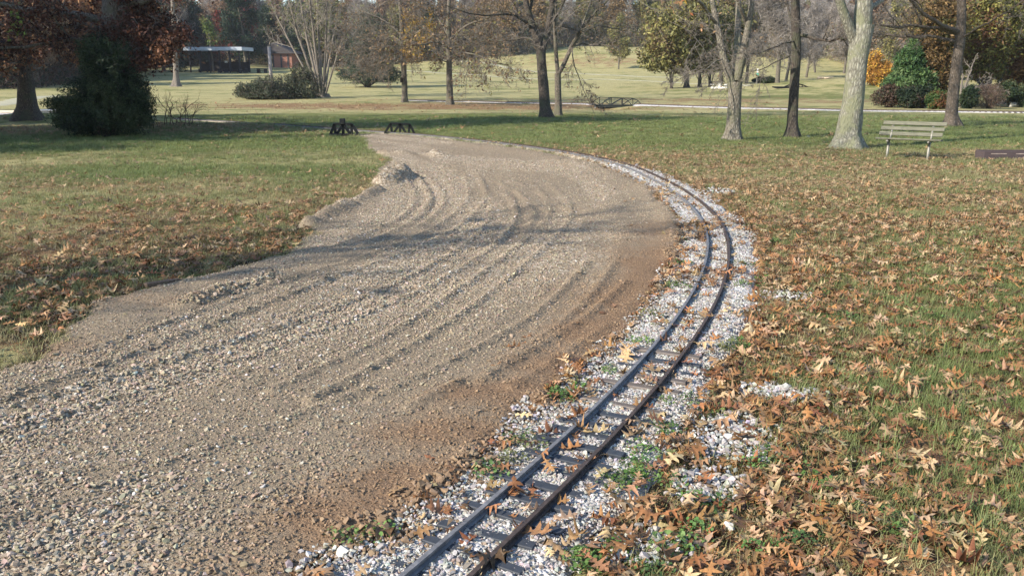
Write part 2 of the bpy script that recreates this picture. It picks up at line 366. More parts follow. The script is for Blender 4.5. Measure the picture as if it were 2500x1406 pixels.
# gravel road sheet
def mat_road():
    m, t, b = newmat("road_gravel"); pos = nd(t, 'ShaderNodeNewGeometry').outputs['Position']
    a = nd(t, 'ShaderNodeAttribute', attribute_name='ra'); sp = nd(t, 'ShaderNodeSeparateColor'); L(t, a.outputs['Color'], sp.inputs[0])
    red, dust, _ = sp.outputs
    v = nd(t, 'ShaderNodeTexVoronoi'); v.inputs['Scale'].default_value = 38; L(t, pos, v.inputs['Vector'])
    sv = nd(t, 'ShaderNodeSeparateColor'); L(t, v.outputs['Color'], sv.inputs[0])
    f = noise(t, pos, 90, 3, .7); f2 = noise(t, pos, 2.2, 5, .65)
    st = ramp(t, sv.outputs[0], [(0, (.17, .13, .085)), (.5, (.33, .265, .19)), (.9, (.48, .41, .315)), (1, (.62, .56, .47))])
    du = ramp(t, f, [(.3, (.18, .138, .093)), (.7, (.33, .268, .19))])
    c = mix(t, ramp(t, mth(t, 'ADD', dust, mth(t, 'MULTIPLY', mth(t, 'SUBTRACT', f2, .5), 1.2)), [(.35, 0.0), (.7, 1.0)]), st, du)
    rd = ramp(t, f, [(.3, (.14, .08, .045)), (.7, (.29, .185, .11))])
    c = mix(t, ramp(t, mth(t, 'ADD', red, mth(t, 'MULTIPLY', mth(t, 'SUBTRACT', f2, .5), 1.4)), [(.3, 0.0), (.9, .8)]), c, rd)
    L(t, c, b.inputs['Base Color']); b.inputs['Roughness'].default_value = 1.0; b.inputs['Specular IOR Level'].default_value = .1
    h = mth(t, 'ADD', mth(t, 'MULTIPLY', v.outputs['Distance'], -.5), mth(t, 'ADD', mth(t, 'MULTIPLY', f, .8), noise(t, pos, 28, 5, .8)))
    bumpn(t, b, h, .8, .022); return m
M_ROAD = mat_road()
red_b = [W2(1600, 640, .5, .9, .6), W2(1620, 560, .4, .6, .5), W2(1480, 810, .45, .4, .6), W2(1230, 980, .5, .2, .55), W2(1100, 1070, .4, .16, .7), W2(1000, 1190, .35, .15, .8), W2(1380, 900, .4, .2, .45), W2(300, 740, .8, .3, .4), W2(1500, 720, .6, .5, .5), W2(120, 850, .4, .3, .6), W2(900, 1280, .35, .15, .7)]
def road_attr(x, y, dt, arc):
    fn = flow_noise(x, y, dt, arc)+.35*vn(dt*5.5, arc*.35, 65)
    return np.clip(blobs(x, y, red_b)+.55*sstep(1.25, .45, dt)*sstep(11, 6, y)+fbm(x*1.5, y*1.5, 51)*.15, 0, 1), np.clip(.42 + fn*1.4 + fbm(x, y, 53)*.4 + .25*sstep(6, 12, y), 0, 1)
ys = np.concatenate([np.linspace(-4, .8, 14)[:-1], np.geomspace(.8, 33, 760)])
xr, yr, qr = grid(ys, np.linspace(-1.15, .55, 620), 3.0)
rs = road_sd(xr, yr); dt, arc, sg = track_d(xr, yr)
rsn = rs + fbm(xr*3, yr*3, 91, 3)*.16
lift = -0.05 + 0.066*sstep(-.16, .06, rsn)
zr = terr(xr, yr) + lift + road_relief(xr, yr, dt, arc)*sstep(0, .3, rsn) + ridge_h(xr, yr)*sstep(-.35, .0, rs)
keep = rs > -.5
qr = mask_faces(qr, keep)
r1, d1 = road_attr(xr, yr, dt, arc)
u, inv = np.unique(qr, return_inverse=True); qr2 = inv.reshape(qr.shape)
ro = link("gravel_road", mesh_np("gravel_road", np.c_[xr, yr, zr][u], qr2, [M_ROAD], col={'ra': ('POINT', np.c_[r1, d1, d1*0][u])}, smooth=True)); tag(ro, kind='structure')
def road_z(x, y):
    rs = road_sd(x, y); dt, arc, sg = track_d(x, y); rsn = rs+fbm(x*3, y*3, 91, 3)*.16
    return terr(x, y) - 0.05 + 0.066*sstep(-.16, .06, rsn) + road_relief(x, y, dt, arc)*sstep(0, .3, rsn) + ridge_h(x, y)*sstep(-.35, 0, rs), rsn, dt, arc

# ballast beds
def mat_ballast():
    m, t, b = newmat("white_ballast"); pos = nd(t, 'ShaderNodeNewGeometry').outputs['Position']
    v = nd(t, 'ShaderNodeTexVoronoi'); v.inputs['Scale'].default_value = 60; L(t, pos, v.inputs['Vector'])
    sv = nd(t, 'ShaderNodeSeparateColor'); L(t, v.outputs['Color'], sv.inputs[0])
    c = ramp(t, sv.outputs[0], [(0, (.36, .345, .32)), (.5, (.5, .485, .46)), (1, (.68, .66, .63))])
    c = mix(t, ramp(t, noise(t, pos, 4, 5, .7), [(.48, 0.0), (.72, .6)]), c, (.26, .20, .14))
    L(t, c, b.inputs['Base Color']); b.inputs['Roughness'].default_value = .95
    bumpn(t, b, mth(t, 'MULTIPLY', v.outputs['Distance'], -1.0), .9, .015); return m
M_BAL = mat_ballast()
def ribbon(name, P, half, lift, nn=15, mat=None, edge=-.07, crown=0.0, rag=.1, kind='structure'):
    P = np.asarray(P); T = np.gradient(P, axis=0); T /= np.hypot(*T.T)[:, None]; Nn = np.c_[T[:, 1], -T[:, 0]]
    o = np.linspace(-1.35, 1.35, nn)
    hw = half*np.ones(len(P)) if np.isscalar(half) else np.asarray(half)
    X = P[:, None, :]+Nn[:, None, :]*(o[None, :]*hw[:, None])[:, :, None]
    x, y = X[..., 0].ravel(), X[..., 1].ravel(); oo = np.tile(np.abs(o), len(P))
    e = oo + fbm(x*2.5/max(half if np.isscalar(half) else .5, .4), y*2.5, 111, 3)*rag*3
    z = terr(x, y) + edge + (lift-edge)*(1-sstep(.75, 1.1, e)) + fbm(x*7, y*7, 115, 3)*.012
    i = np.arange(len(x)).reshape(len(P), nn)
    q = np.stack([i[:-1, :-1], i[:-1, 1:], i[1:, 1:], i[1:, :-1]], -1).reshape(-1, 4)
    ob = link(name, mesh_np(name, np.c_[x, y, z], q, [mat or M_BAL], smooth=True)); tag(ob, kind=kind); return ob
arcs = np.r_[0, np.cumsum(np.hypot(*np.diff(TRACK, axis=0).T))]
hwT = np.interp(TRACK[:, 1], [0, 3, 6, 9, 14, 20, 40], [.42, .37, .33, .36, .36, .22, .16])
_n = int(np.argmax(TRACK[:, 1] > 17.5))
ribbon("track_ballast", TRACK[:_n], hwT[:_n], .012, nn=25, rag=.14)
ribbon("dusty_ballast", TRACK[_n-1:], hwT[_n-1:], .010, nn=15, mat=simple("dusty_ballast", (.33, .28, .21), .95, .3, 9, .5), rag=.2)
def ballast_z(x, y): return terr(x, y)+.012+fbm(x*7, y*7, 115, 3)*.012

# ------------------------------------------------------------------ scatter (ground cover nobody could count)
SRC = bpy.data.collections.new("sources")
def scatter(name, label, cat, P, rot, scl, idx, col, variants):
    me = bpy.data.meshes.new(name); n = len(P); me.vertices.add(n); me.vertices.foreach_set('co', np.asarray(P, np.float32).ravel())
    for nm, ty, arr, key in (('rot', 'FLOAT_VECTOR', rot, 'vector'), ('scl', 'FLOAT_VECTOR', scl, 'vector'), ('idx', 'INT', idx, 'value')):
        a = me.attributes.new(nm, ty, 'POINT'); a.data.foreach_set(key, np.asarray(arr, np.int32 if ty == 'INT' else np.float32).ravel())
    a = me.attributes.new('col', 'FLOAT_COLOR', 'POINT'); a.data.foreach_set('color', np.c_[col, np.ones(n)].astype(np.float32).ravel())
    o = link(name, me); tag(o, label, cat, kind='stuff')
    c = bpy.data.collections.new(name+"_kinds")
    for v in variants:
        ob = bpy.data.objects.new("%02d_%s" % (len(c.objects), name), v); c.objects.link(ob)
    ng = bpy.data.node_groups.new(name, 'GeometryNodeTree')
    ng.interface.new_socket('Geometry', in_out='INPUT', socket_type='NodeSocketGeometry'); ng.interface.new_socket('Geometry', in_out='OUTPUT', socket_type='NodeSocketGeometry')
    gi = ng.nodes.new('NodeGroupInput'); g_o = ng.nodes.new('NodeGroupOutput')
    ci = ng.nodes.new('GeometryNodeCollectionInfo'); ci.inputs['Collection'].default_value = c; ci.inputs['Separate Children'].default_value = True; ci.inputs['Reset Children'].default_value = True
    ip = ng.nodes.new('GeometryNodeInstanceOnPoints'); ip.inputs['Pick Instance'].default_value = True
    def at(nm, ty):
        a = ng.nodes.new('GeometryNodeInputNamedAttribute'); a.data_type = ty; a.inputs[0].default_value = nm; return a.outputs[0]
    lk = ng.links.new
    lk(gi.outputs[0], ip.inputs['Points']); lk(ci.outputs[0], ip.inputs['Instance']); lk(at('idx', 'INT'), ip.inputs['Instance Index'])
    e2r = ng.nodes.new('FunctionNodeEulerToRotation'); lk(at('rot', 'FLOAT_VECTOR'), e2r.inputs[0]); lk(e2r.outputs[0], ip.inputs['Rotation'])
    lk(at('scl', 'FLOAT_VECTOR'), ip.inputs['Scale']); lk(ip.outputs[0], g_o.inputs[0])
    md = o.modifiers.new(name, 'NODES'); md.node_group = ng
    return o
BEIGE = np.array([.40, .31, .18])
def pal(colors, n, var=.2, w=None):
    c = np.array(colors)[rng.choice(len(colors), n, p=w)]
    return np.clip(c*(1+rng.normal(0, var, (n, 1)))*(1+rng.normal(0, .05, (n, 3))), .004, .95)
# stones
def mat_stone():
    m, t, b = newmat("crushed_stone"); a = nd(t, 'ShaderNodeAttribute', attribute_name='col', attribute_type='INSTANCER')
    tc = nd(t, 'ShaderNodeTexCoord').outputs['Object']; f = noise(t, tc, 2.5, 4)
    L(t, mix(t, 1.0, a.outputs['Color'], ramp(t, f, [(.3, .75), (.7, 1.15)]), 'MULTIPLY'), b.inputs['Base Color']); b.inputs['Roughness'].default_value = .9
    return m
M_STONE = mat_stone()
def stone_mesh(i, flat=.6):
    rs_ = random.Random(i); bm = bmesh.new()
    for _ in range(13):
        v = Vector((rs_.gauss(0, 1), rs_.gauss(0, 1), rs_.gauss(0, 1))).normalized()*rs_.uniform(.75, 1.0)
        bm.verts.new((v.x*.5, v.y*.5*rs_.uniform(.6, .9), v.z*.5*flat))
    r = bmesh.ops.convex_hull(bm, input=bm.verts[:]); bmesh.ops.delete(bm, geom=[v for v in bm.verts if not v.link_faces], context='VERTS')
    bmesh.ops.recalc_face_normals(bm, faces=bm.faces[:])
    me = bpy.data.meshes.new("stone"); bm.to_mesh(me); bm.free(); me.materials.append(M_STONE); return me
STONES = [stone_mesh(i, .55+.05*(i % 4)) for i in range(10)]
def rnd_in(n, x0, x1, y0, y1): return rng.uniform(x0, x1, n), rng.uniform(y0, y1, n)
def stones(name, label, parts, keepf, zf, colf, sizef):
    X = []; Y = []
    for (y0, y1, x0, x1, dens) in parts:
        n = int((y1-y0)*(x1-x0)*dens); x, y = rnd_in(n, x0, x1, y0, y1); X.append(x); Y.append(y)
    x = np.concatenate(X); y = np.concatenate(Y); vis = np.abs(x) < (y+.9)*.72+.3; x = x[vis]; y = y[vis]
    k, z, extra = keepf(x, y); x, y, z = x[k], y[k], z[k]; extra = [e[k] for e in extra]
    n = len(x); s = sizef(x, y, n, extra)
    rot = np.c_[rng.normal(0, .35, n), rng.normal(0, .35, n), rng.uniform(0, 6.28, n)]
    scl = np.c_[s, s*rng.uniform(.75, 1.1, n), s*rng.uniform(.8, 1.15, n)]
    print(name, n)
    return scatter(name, label, 'gravel', np.c_[x, y, z+s*.12], rot, scl, rng.integers(0, len(STONES), n), colf(x, y, n, extra), STONES)
def kr(x, y):
    z, rsn, dt, arc = road_z(x, y); r1, d1 = road_attr(x, y, dt, arc); rh = ridge_h(x, y)
    p = np.clip(1.45-d1*.95-.3*r1, .38, 1)+rh*6
    sp = np.clip(1+(rsn+.02)/.28, 0, 1)**2; zz = np.maximum(z, np.where(rsn < .04, terr(x, y)+.004+fbm(x*2.2, y*2.2, 31, 3)*.03, -9))
    return (rng.random(len(x)) < p*np.where(rsn < 0, sp*.8, 1)) & (rsn > -.32) & (y < 30), zz, [r1, d1, rh]
def sr(x, y, n, e):
    s = np.clip(rng.lognormal(math.log(.018), .36, n), .008, .045)*np.interp(y, [0, 4, 7, 16], [1.15, 1.0, .82, 1.0])*(1.15-.4*e[1])
    s = s*(1+.8*sstep(.01, .03, e[2])*(y < 9)); big = rng.random(n) < .004; return np.where(big, s*2.2, s)
def cr(x, y, n, e):
    c = pal([(.36, .285, .20), (.30, .235, .165), (.43, .35, .255), (.33, .275, .205), (.58, .53, .46), (.19, .145, .10)], n, .14, [.3, .25, .2, .15, .03, .07])
    rd = np.array([.26, .165, .095]); k = (np.clip(e[0]*1.1, 0, .85))[:, None]; return (c*(1-k)+rd*k*(.8+.4*rng.random((n, 1))))*np.array([.87, .89, .90])
stones("road_stones", "loose tan crushed stones spread over the gravel road", [(1.6, 4, -3.8, 1.0, 6200), (4, 7, -6, 2.0, 5200), (7, 11, -6, 2.6, 3600), (11, 18, -5, 2.5, 1900), (18, 30, -8, 3, 600)], kr, None, cr, sr)
def kb(x, y):
    d, a, s = track_d(x, y); h = np.interp(y, [0, 3, 6, 9, 14, 20, 40], [.42, .38, .33, .36, .36, .2, .12])*(1+.45*fbm(x*2.2, y*2.2, 118, 3))
    left = (s > 0)
    h = np.where(left, h*1.15, h)
    wb = blobs(x, y, white_b)
    p = np.clip((h*1.12-d)/.2, 0, 1)
    inb = rng.random(len(x)) < np.maximum(p, np.clip(wb*1.2-.2, 0, .75)*(d > h))
    z = np.where(d < h*1.1, ballast_z(x, y), terr(x, y)+.012)
    return inb, z, [d]
def sb(x, y, n, e): return np.clip(rng.lognormal(math.log(.0165), .3, n), .008, .045)*np.interp(y, [0, 5, 12, 20], [1.05, 1.1, 1.5, 1.9])*np.where(e[0] > .45, 1.7, 1)
def cb(x, y, n, e): return pal([(.40, .385, .36), (.32, .305, .28), (.51, .495, .465), (.24, .225, .20), (.25, .20, .145)], n, .12, [.33, .27, .14, .14, .12])
stones("ballast_stones", "white crushed limestone ballast around the miniature rails", [(1.6, 6, -1.6, 4, 8500), (6, 10, .6, 5, 4600), (10, 17, -1, 4.5, 1000), (17, 28, -8, 3, 350)], kb, None, cb, sb)
# leaves
M_LEAF = leafmat("dry_oak_leaf", inst=True, transl=.2, rough=.55, tex=True)
def leaf_mesh(i):
    r = random.Random(100+i)
    out = [(0, .012), (.16, .02), (.24, .05), (.20, .26), (.31, .15), (.36, .055), (.43, .07), (.52, .44), (.585, .27), (.60, .075), (.67, .07), (.80, .33), (.835, .18), (.80, .06), (.90, .09), (1.0, .0)]
    nO = len(out); mid = [j/(nO-1) for j in range(nO)]
    V = []; Fs = []
    cu = r.uniform(-1.6, 2.4); cx = r.uniform(-.8, 1.4); tw = r.uniform(-.9, .9)
    def p(x, y):
        y *= 1+r.uniform(-.12, .12)
        return (x-.5+r.uniform(-.015, .015), y, cu*y*y*1.3 + cx*(x-.5)**2 + tw*y*(x-.5) + .04*math.sin(x*9+i) + r.uniform(-.015, .015))
    mi_ = [len(V)+j for j in range(nO)]; V += [p(m_, 0) for m_ in mid]
    for sgn in (1, -1):
        oi = [len(V)+j for j in range(nO)]; k = r.uniform(.85, 1.15); V += [p(x, y*sgn*k) for x, y in out]
        for j in range(nO-1):
            f = (mi_[j], mi_[j+1], oi[j+1], oi[j]); Fs.append(f if sgn < 0 else f[::-1])
    st = len(V); V += [(-.5, .008, 0), (-.5, -.008, 0), (-.72, -.006, .05), (-.72, .006, .05)]; Fs.append((st, st+1, st+2, st+3))
    z0 = min(v[2] for v in V); V = [(a, b, c-z0*.75) for a, b, c in V]
    return mesh_np("leaf", V, np.array(Fs), [M_LEAF], smooth=True)
LEAVES = [leaf_mesh(i) for i in range(22)]
LEAFC = [(.40, .25, .135), (.31, .165, .075), (.50, .35, .20), (.24, .11, .05), (.38, .185, .075), (.14, .08, .045), (.54, .40, .22)]
def leaves(name, label, parts, keepf, size=.086, w=(.22, .22, .14, .13, .18, .06, .05), darker=1.0):
    X = []; Y = []
    for (y0, y1, x0, x1, dens) in parts:
        n = int((y1-y0)*(x1-x0)*dens); x, y = rnd_in(n, x0, x1, y0, y1); X.append(x); Y.append(y)
    x = np.concatenate(X); y = np.concatenate(Y); vis = np.abs(x) < (y+.9)*.72+.5; x = x[vis]; y = y[vis]
    k, z = keepf(x, y); x, y, z = x[k], y[k], z[k]; n = len(x); s = np.clip(rng.lognormal(0, .28, n), .45, 1.7)*size
    rot = np.c_[rng.normal(0, .24, n), rng.normal(0, .24, n), rng.uniform(0, 6.28, n)]
    fl = rng.random(n) < .3; rot[fl, 0] += math.pi
    print(name, n)
    return scatter(name, label, 'leaves', np.c_[x, y, z+np.where(fl, .026, .0)+rng.random(n)**2*.03-.006], rot, np.c_[s, s*rng.uniform(.75, 1, n), s*rng.uniform(.3, 1.0, n)], rng.integers(0, len(LEAVES), n), pal(LEAFC, n, .15, list(w))*(1-.5*sstep(5, 15, y))[:, None]+BEIGE*(.5*sstep(5, 15, y)*rng.uniform(.6, 1.3, n))[:, None], LEAVES)
def kl_r(x, y):
    rs = road_sd(x, y); d, a, s = track_d(x, y); lm = m_leaf(x, y); cl2 = .5+fbm(x*2.3, y*2.3, 131, 3)
    p = np.clip((lm-.12)*1.9*(2.2*np.clip(cl2, 0, 1)**1.1)+.3*sstep(2.6, .8, d), 0.06, 1)
    p = p*(1-.55*np.clip(blobs(x, y, green_b)*1.6+.35*sstep(2.2, 4.2, d)*(y < 9), 0, 1)); p = np.where(rs > 0.02, .012, p); p = np.where(d < .40, .10+.55*(vn(x*1.6, y*1.6, 133) > .17), p); p = np.where((d > .32) & (d < .62) & (rs < 0), np.maximum(p, .35+.5*vn(x*2, y*2, 134)), p)
    p = np.where(blobs(x, y, white_b) > .3, p*.22, p)
    right = ((s < 0) | (d < .9)) & (y < 26)
    z = terr(x, y)+fbm(x*2.2, y*2.2, 31, 3)*.03+rng.random(len(x))*.022
    return right & (rng.random(len(x)) < p) & ((rs < 0) | (d < 1.5)), np.where(d < .5, ballast_z(x, y)+.01, z)
leaves("fallen_leaves", "brown and tan fallen oak leaves strewn over the grass right of the track", [(1.5, 5, -1.5, 8, 620), (5, 8, -.5, 8, 500), (8, 14, 0, 12, 340), (14, 20, -2, 15, 170), (20, 26, -8, 20, 80)], kl_r)
def kl_l(x, y):
    rs = road_sd(x, y); d, a, s = track_d(x, y); lm = m_leaf(x, y)
    p = np.clip((lm-.15)*1.0*(.4+1.6*np.clip(.5+fbm(x*1.5, y*1.5, 141, 3), 0, 1)), .03, 1)
    left = (rs < -.03) & (s > 0) & (d > .9)
    return left & (rng.random(len(x)) < p), terr(x, y)+.02+fbm(x*2.2, y*2.2, 31, 3)*.03
leaves("fallen_leaves", "tan and dark brown oak leaves scattered across the left lawn", [(3, 9, -7, -1, 230), (9, 13, -12, 0, 150), (13, 18, -12, 0, 100), (18, 32, -20, 2, 70)], kl_l, .092, (.18, .2, .14, .2, .08, .18, .02))
def kl_m(x, y):
    rs = road_sd(x, y); d, a, s = track_d(x, y)
    return (rs < -.05) & (d > .5) & (rng.random(len(x)) < np.clip(m_leaf(x, y)*.8, .02, 1)), terr(x, y)+.02
leaves("fallen_leaves", "small far leaves speckling the grass beyond the road bend", [(26, 42, -28, 28, 9), (42, 75, -34, 20, 4)], kl_m, .17)
# grass tufts
M_BLADE = leafmat("grass_blade", inst=True, transl=.3, rough=.6)
def tuft(i, n=34, rad=.07, h=.055):
    r = random.Random(200+i); V = []; Fs = []
    for _ in range(n):
        a = r.uniform(0, 6.28); d = rad*math.sqrt(r.random()); bx, by = d*math.cos(a), d*math.sin(a)
        th = r.uniform(0, 6.28); ln = h*r.uniform(.5, 1.35); lean = r.uniform(.3, 1.3); w = r.uniform(.0012, .0026)
        px, py = -math.sin(th)*w, math.cos(th)*w; b = len(V)
        for k in range(3):
            q = k/2.0; x = bx+math.cos(th)*ln*lean*q**1.5*.8; y = by+math.sin(th)*ln*lean*q**1.5*.8; z = ln*(q-.3*lean*q*q)
            ww = 1-q*.8; V += [(x-px*ww, y-py*ww, z), (x+px*ww, y+py*ww, z)]
        Fs += [(b, b+1, b+3, b+2), (b+2, b+3, b+5, b+4)]
    return mesh_np("tuft", V, np.array(Fs), [M_BLADE])
TUFTS = [tuft(i) for i in range(6)]+[tuft(9, 20, .05, .10)]
def grass(name, label, parts, side):
    X = []; Y = []
    for (y0, y1, x0, x1, dens) in parts:
        n = int((y1-y0)*(x1-x0)*dens); x, y = rnd_in(n, x0, x1, y0, y1); X.append(x); Y.append(y)
    x = np.concatenate(X); y = np.concatenate(Y); vis = np.abs(x) < (y+.9)*.72+.4; x = x[vis]; y = y[vis]
    rs = road_sd(x, y); d, a, s = track_d(x, y); g = m_green(x, y)
    p = np.clip(.35+g*.8, 0, 1)
    k = (rs < .05*rng.random(len(x))) & (d > np.where(y < 20, .42, .3)) & ((s*side) > 0) & (rng.random(len(x)) < p) & (blobs(x, y, white_b) < .45)
    x, y, g = x[k], y[k], g[k]; n = len(x); print(name, n)
    sc = rng.uniform(.7, 1.3, n)*np.interp(y, [0, 8, 20, 40], [.95, 1.0, 1.6, 2.4]); hs = sc*np.interp(y, [0, 12, 30], [1, .85, .55])
    lush = np.clip(blobs(x, y, green_b)*1.5+(fbm(x*1.8, y*1.8, 151, 3) > .12)*.4*(y < 12), 0, 1); hs = hs*(1+.22*lush); gm = np.clip(g*1.3-.15+rng.normal(0, .25, n)+.25*lush, 0, 1)[:, None]
    c = pal([(.18, .215, .075), (.22, .25, .095), (.14, .175, .06)], n, .15)*gm + pal([(.37, .32, .17), (.28, .25, .12), (.22, .21, .10)], n, .15)*(1-gm)
    idx = np.where(rng.random(n) < .06, 6, rng.integers(0, 6, n))
    return scatter(name, label, 'grass', np.c_[x, y, terr(x, y)+fbm(x*2.2, y*2.2, 31, 3)*.03-.004], np.c_[np.zeros((n, 2)), rng.uniform(0, 6.28, n)], np.c_[sc, sc, hs], idx, c, TUFTS)
grass("grass", "short mixed green and dry grass under the leaves on the right", [(1.5, 8, -.5, 8, 230), (8, 16, 0, 13, 120), (16, 26, -6, 20, 50), (26, 44, -22, 32, 14)], -1)
grass("grass", "mown green grass of the lawn left of the gravel road", [(3, 9, -7, -1, 230), (9, 17, -13, 0, 120), (17, 34, -25, 3, 36)], 1)
# clover clumps
M_CLOV = leafmat("clover_leaf", inst=True, transl=.3, rough=.5)
def clover(i):
    r = random.Random(300+i); V = []; Fs = []
    for _ in range(70):
        a = r.uniform(0, 6.28); d = .075*math.sqrt(r.random()); cx, cy, cz = d*math.cos(a), d*math.sin(a), r.uniform(.01, .05)*(1.2-d/.09); s = r.uniform(.004, .0085)
        tx, ty = r.gauss(0, .4), r.gauss(0, .4); b = len(V)
        for k in range(6):
            q = k*math.pi/3; x, y = math.cos(q)*s, math.sin(q)*s; V.append((cx+x, cy+y, cz+x*tx+y*ty))
        Fs.append(tuple(range(b, b+6)))
    return mesh_np("clover", V, np.array(Fs), [M_CLOV])
cpx = [(1300, 1085, 5), (1275, 1120, 4), (1225, 1140, 3), (1205, 1170, 3), (820, 1320, 4), (1410, 970, 6), (1385, 990, 3), (1415, 1380, 4), (1440, 1365, 3), (1660, 1010, 6), (1620, 1060, 4), (1690, 975, 3), (1560, 1120, 5), (1540, 1175, 5), (1510, 1200, 4), (1600, 1200, 4), (1555, 840, 4), (1580, 860, 3), (1640, 700, 5), (1650, 650, 3), (1600, 775, 4), (1840, 650, 5), (1830, 700, 4), (1800, 850, 6), (1870, 690, 4), (1780, 860, 4), (1905, 1165, 5), (1990, 1200, 3), (1860, 1110, 4), (1650, 1340, 3), (1700, 1320, 3), (1560, 1385, 4), (2240, 1330, 3), (2060, 780, 5), (1990, 720, 4), (1880, 590, 4), (1830, 555, 3), (2210, 740, 6), (2260, 780, 5), (1500, 920, 3), (1740, 920, 5), (1970, 1330, 3), (1840, 1350, 3), (1730, 1240, 3), (1760, 770, 4), (1590, 800, 3), (1655, 590, 3), (2100, 1260, 4)]
CP = []
for px, py, k in cpx:
    g = G(px, py)
    for _ in range(int(k*.9)): CP.append((g[0]+rng.normal(0, .013*k), g[1]+rng.normal(0, .011*k)))
CP = np.array(CP); n = len(CP); dtr = track_d(CP[:, 0], CP[:, 1])[0]; CP = CP[dtr > .18]; n = len(CP)
scl = rng.uniform(.55, 1.1, n)
scatter("clover_weeds", "low bright green clover and chickweed clumps beside the ballast", 'weeds', np.c_[CP, terr(CP[:, 0], CP[:, 1])+.012], np.c_[np.zeros((n, 2)), rng.uniform(0, 6.28, n)], np.c_[scl, scl, scl], rng.integers(0, 4, n), pal([(.10, .18, .045), (.14, .22, .065), (.075, .13, .04), (.16, .17, .07)], n, .18), [clover(i) for i in range(4)])

# ------------------------------------------------------------------ railway track
M_RAILL = simple("grey_weathered_rail", (.15, .15, .155), .6, .35, 30, .3, .1)
M_RAILR = simple("rusty_brown_rail", (.075, .056, .048), .65, .4, 40, .4, .3)
M_TIEP = simple("dark_recycled_sleeper", (.042, .048, .058), .6, .2, 20, .2)
def mat_wood(name, a, b_):
    m, t, b = newmat(name); tc = nd(t, 'ShaderNodeTexCoord').outputs['Object']; mp = nd(t, 'ShaderNodeMapping'); mp.inputs['Scale'].default_value = (4, 70, 70); L(t, tc, mp.inputs[0])
    f = noise(t, mp.outputs[0], 1, 5, .7); L(t, ramp(t, f, [(.3, a), (.7, b_)]), b.inputs['Base Color']); b.inputs['Roughness'].default_value = .9; bumpn(t, b, f, .7, .006); return m
M_TIEW = mat_wood("weathered_wood_sleeper", (.045, .035, .03), (.22, .19, .165))
def sweep(name, P, prof, z, mat, parent=None, smooth=False):
    P = np.asarray(P); T = np.gradient(P, axis=0); T /= np.hypot(*T.T)[:, None]; Nn = np.c_[T[:, 1], -T[:, 0]]; k = len(prof); n = len(P)
    prof = np.array(prof); X = P[:, None, :]+Nn[:, None, :]*prof[None, :, 0, None]
    V = np.concatenate([X, (z[:, None]+prof[None, :, 1])[:, :, None]], 2).reshape(-1, 3)
    i = np.arange(n*k).reshape(n, k); j = np.roll(i, -1, 1)
    q = np.stack([i[:-1], j[:-1], j[1:], i[1:]], -1).reshape(-1, 4)
    me = mesh_np(name, V, [q, i[:1, ::-1].copy(), i[-1:].copy()], [mat], smooth=smooth)
    return link(name, me, parent)
PROF = [(-.017, 0), (.017, 0), (.017, .004), (.004, .008), (.004, .017), (.009, .020), (.009, .028), (-.009, .028), (-.009, .020), (-.004, .017), (-.004, .008), (-.017, .004)]
def offs(P, o):
    T = np.gradient(P, axis=0); T /= np.hypot(*T.T)[:, None]; return P+np.c_[T[:, 1], -T[:, 0]]*o
zt = terr(TRACK[:, 0], TRACK[:, 1])+.021
trk = thing("railway_track", "curving narrow miniature railway track with grey left rail and rusty right rail in white ballast", "railway track", (0, 0, 0))
wob = fbm(arcs*.5, arcs*0, 401, 2)*.008
rl = sweep("rail", offs(TRACK, -.098)+np.c_[wob, wob*0], PROF, zt, M_RAILL, trk); rl['label'] = "grey weathered left rail"
rr_ = sweep("rail", offs(TRACK, .098)+np.c_[wob, wob*0], PROF, zt, M_RAILR, trk); rr_['label'] = "rusty dark brown right rail"
for q in np.arange(arcs[int(np.argmax(TRACK[:, 1] > 1.7))]+.35, arcs[int(np.argmax(TRACK[:, 1] > 12))], 1.52):
    for o_, m_ in ((-.098, M_RAILR), (.098, M_RAILR)):
        P_ = offs(TRACK, o_); a_ = np.array([np.interp(q-.05, arcs, P_[:, 0]), np.interp(q-.05, arcs, P_[:, 1])]); b_ = np.array([np.interp(q+.05, arcs, P_[:, 0]), np.interp(q+.05, arcs, P_[:, 1])]); z_ = float(terr(*a_))+.0335
        mb = MB(); mb.bar((a_[0], a_[1], z_), (b_[0], b_[1], z_), .017, .011)
        d_ = (b_-a_)/np.hypot(*(b_-a_)); n_ = np.array([-d_[1], d_[0]])
        for f_ in (.2, .4, .6, .8):
            c_ = a_+(b_-a_)*f_; mb.tube((*(c_+n_*.012), z_), (*(c_-n_*.012), z_), .0035, n=6)
        mb.build("fishplate", m_, trk)
i0 = int(np.argmin(np.abs(TRACK[:, 1]-1.2))); a0 = arcs[i0]; tpos = a0; kk = 0
TT = np.gradient(TRACK, axis=0); tie_me = {}
def tie_mesh(w):
    mb = bmesh.new(); bmesh.ops.create_cube(mb, size=1); bmesh.ops.scale(mb, vec=(.40, .048, .03), verts=mb.verts[:])
    bmesh.ops.bevel(mb, geom=mb.edges[:], offset=.003, segments=1, affect='EDGES'); me = bpy.data.meshes.new("sleeper"); mb.to_mesh(me); mb.free(); me.materials.append(w); return me
TM = [tie_mesh(M_TIEW), tie_mesh(M_TIEP)]
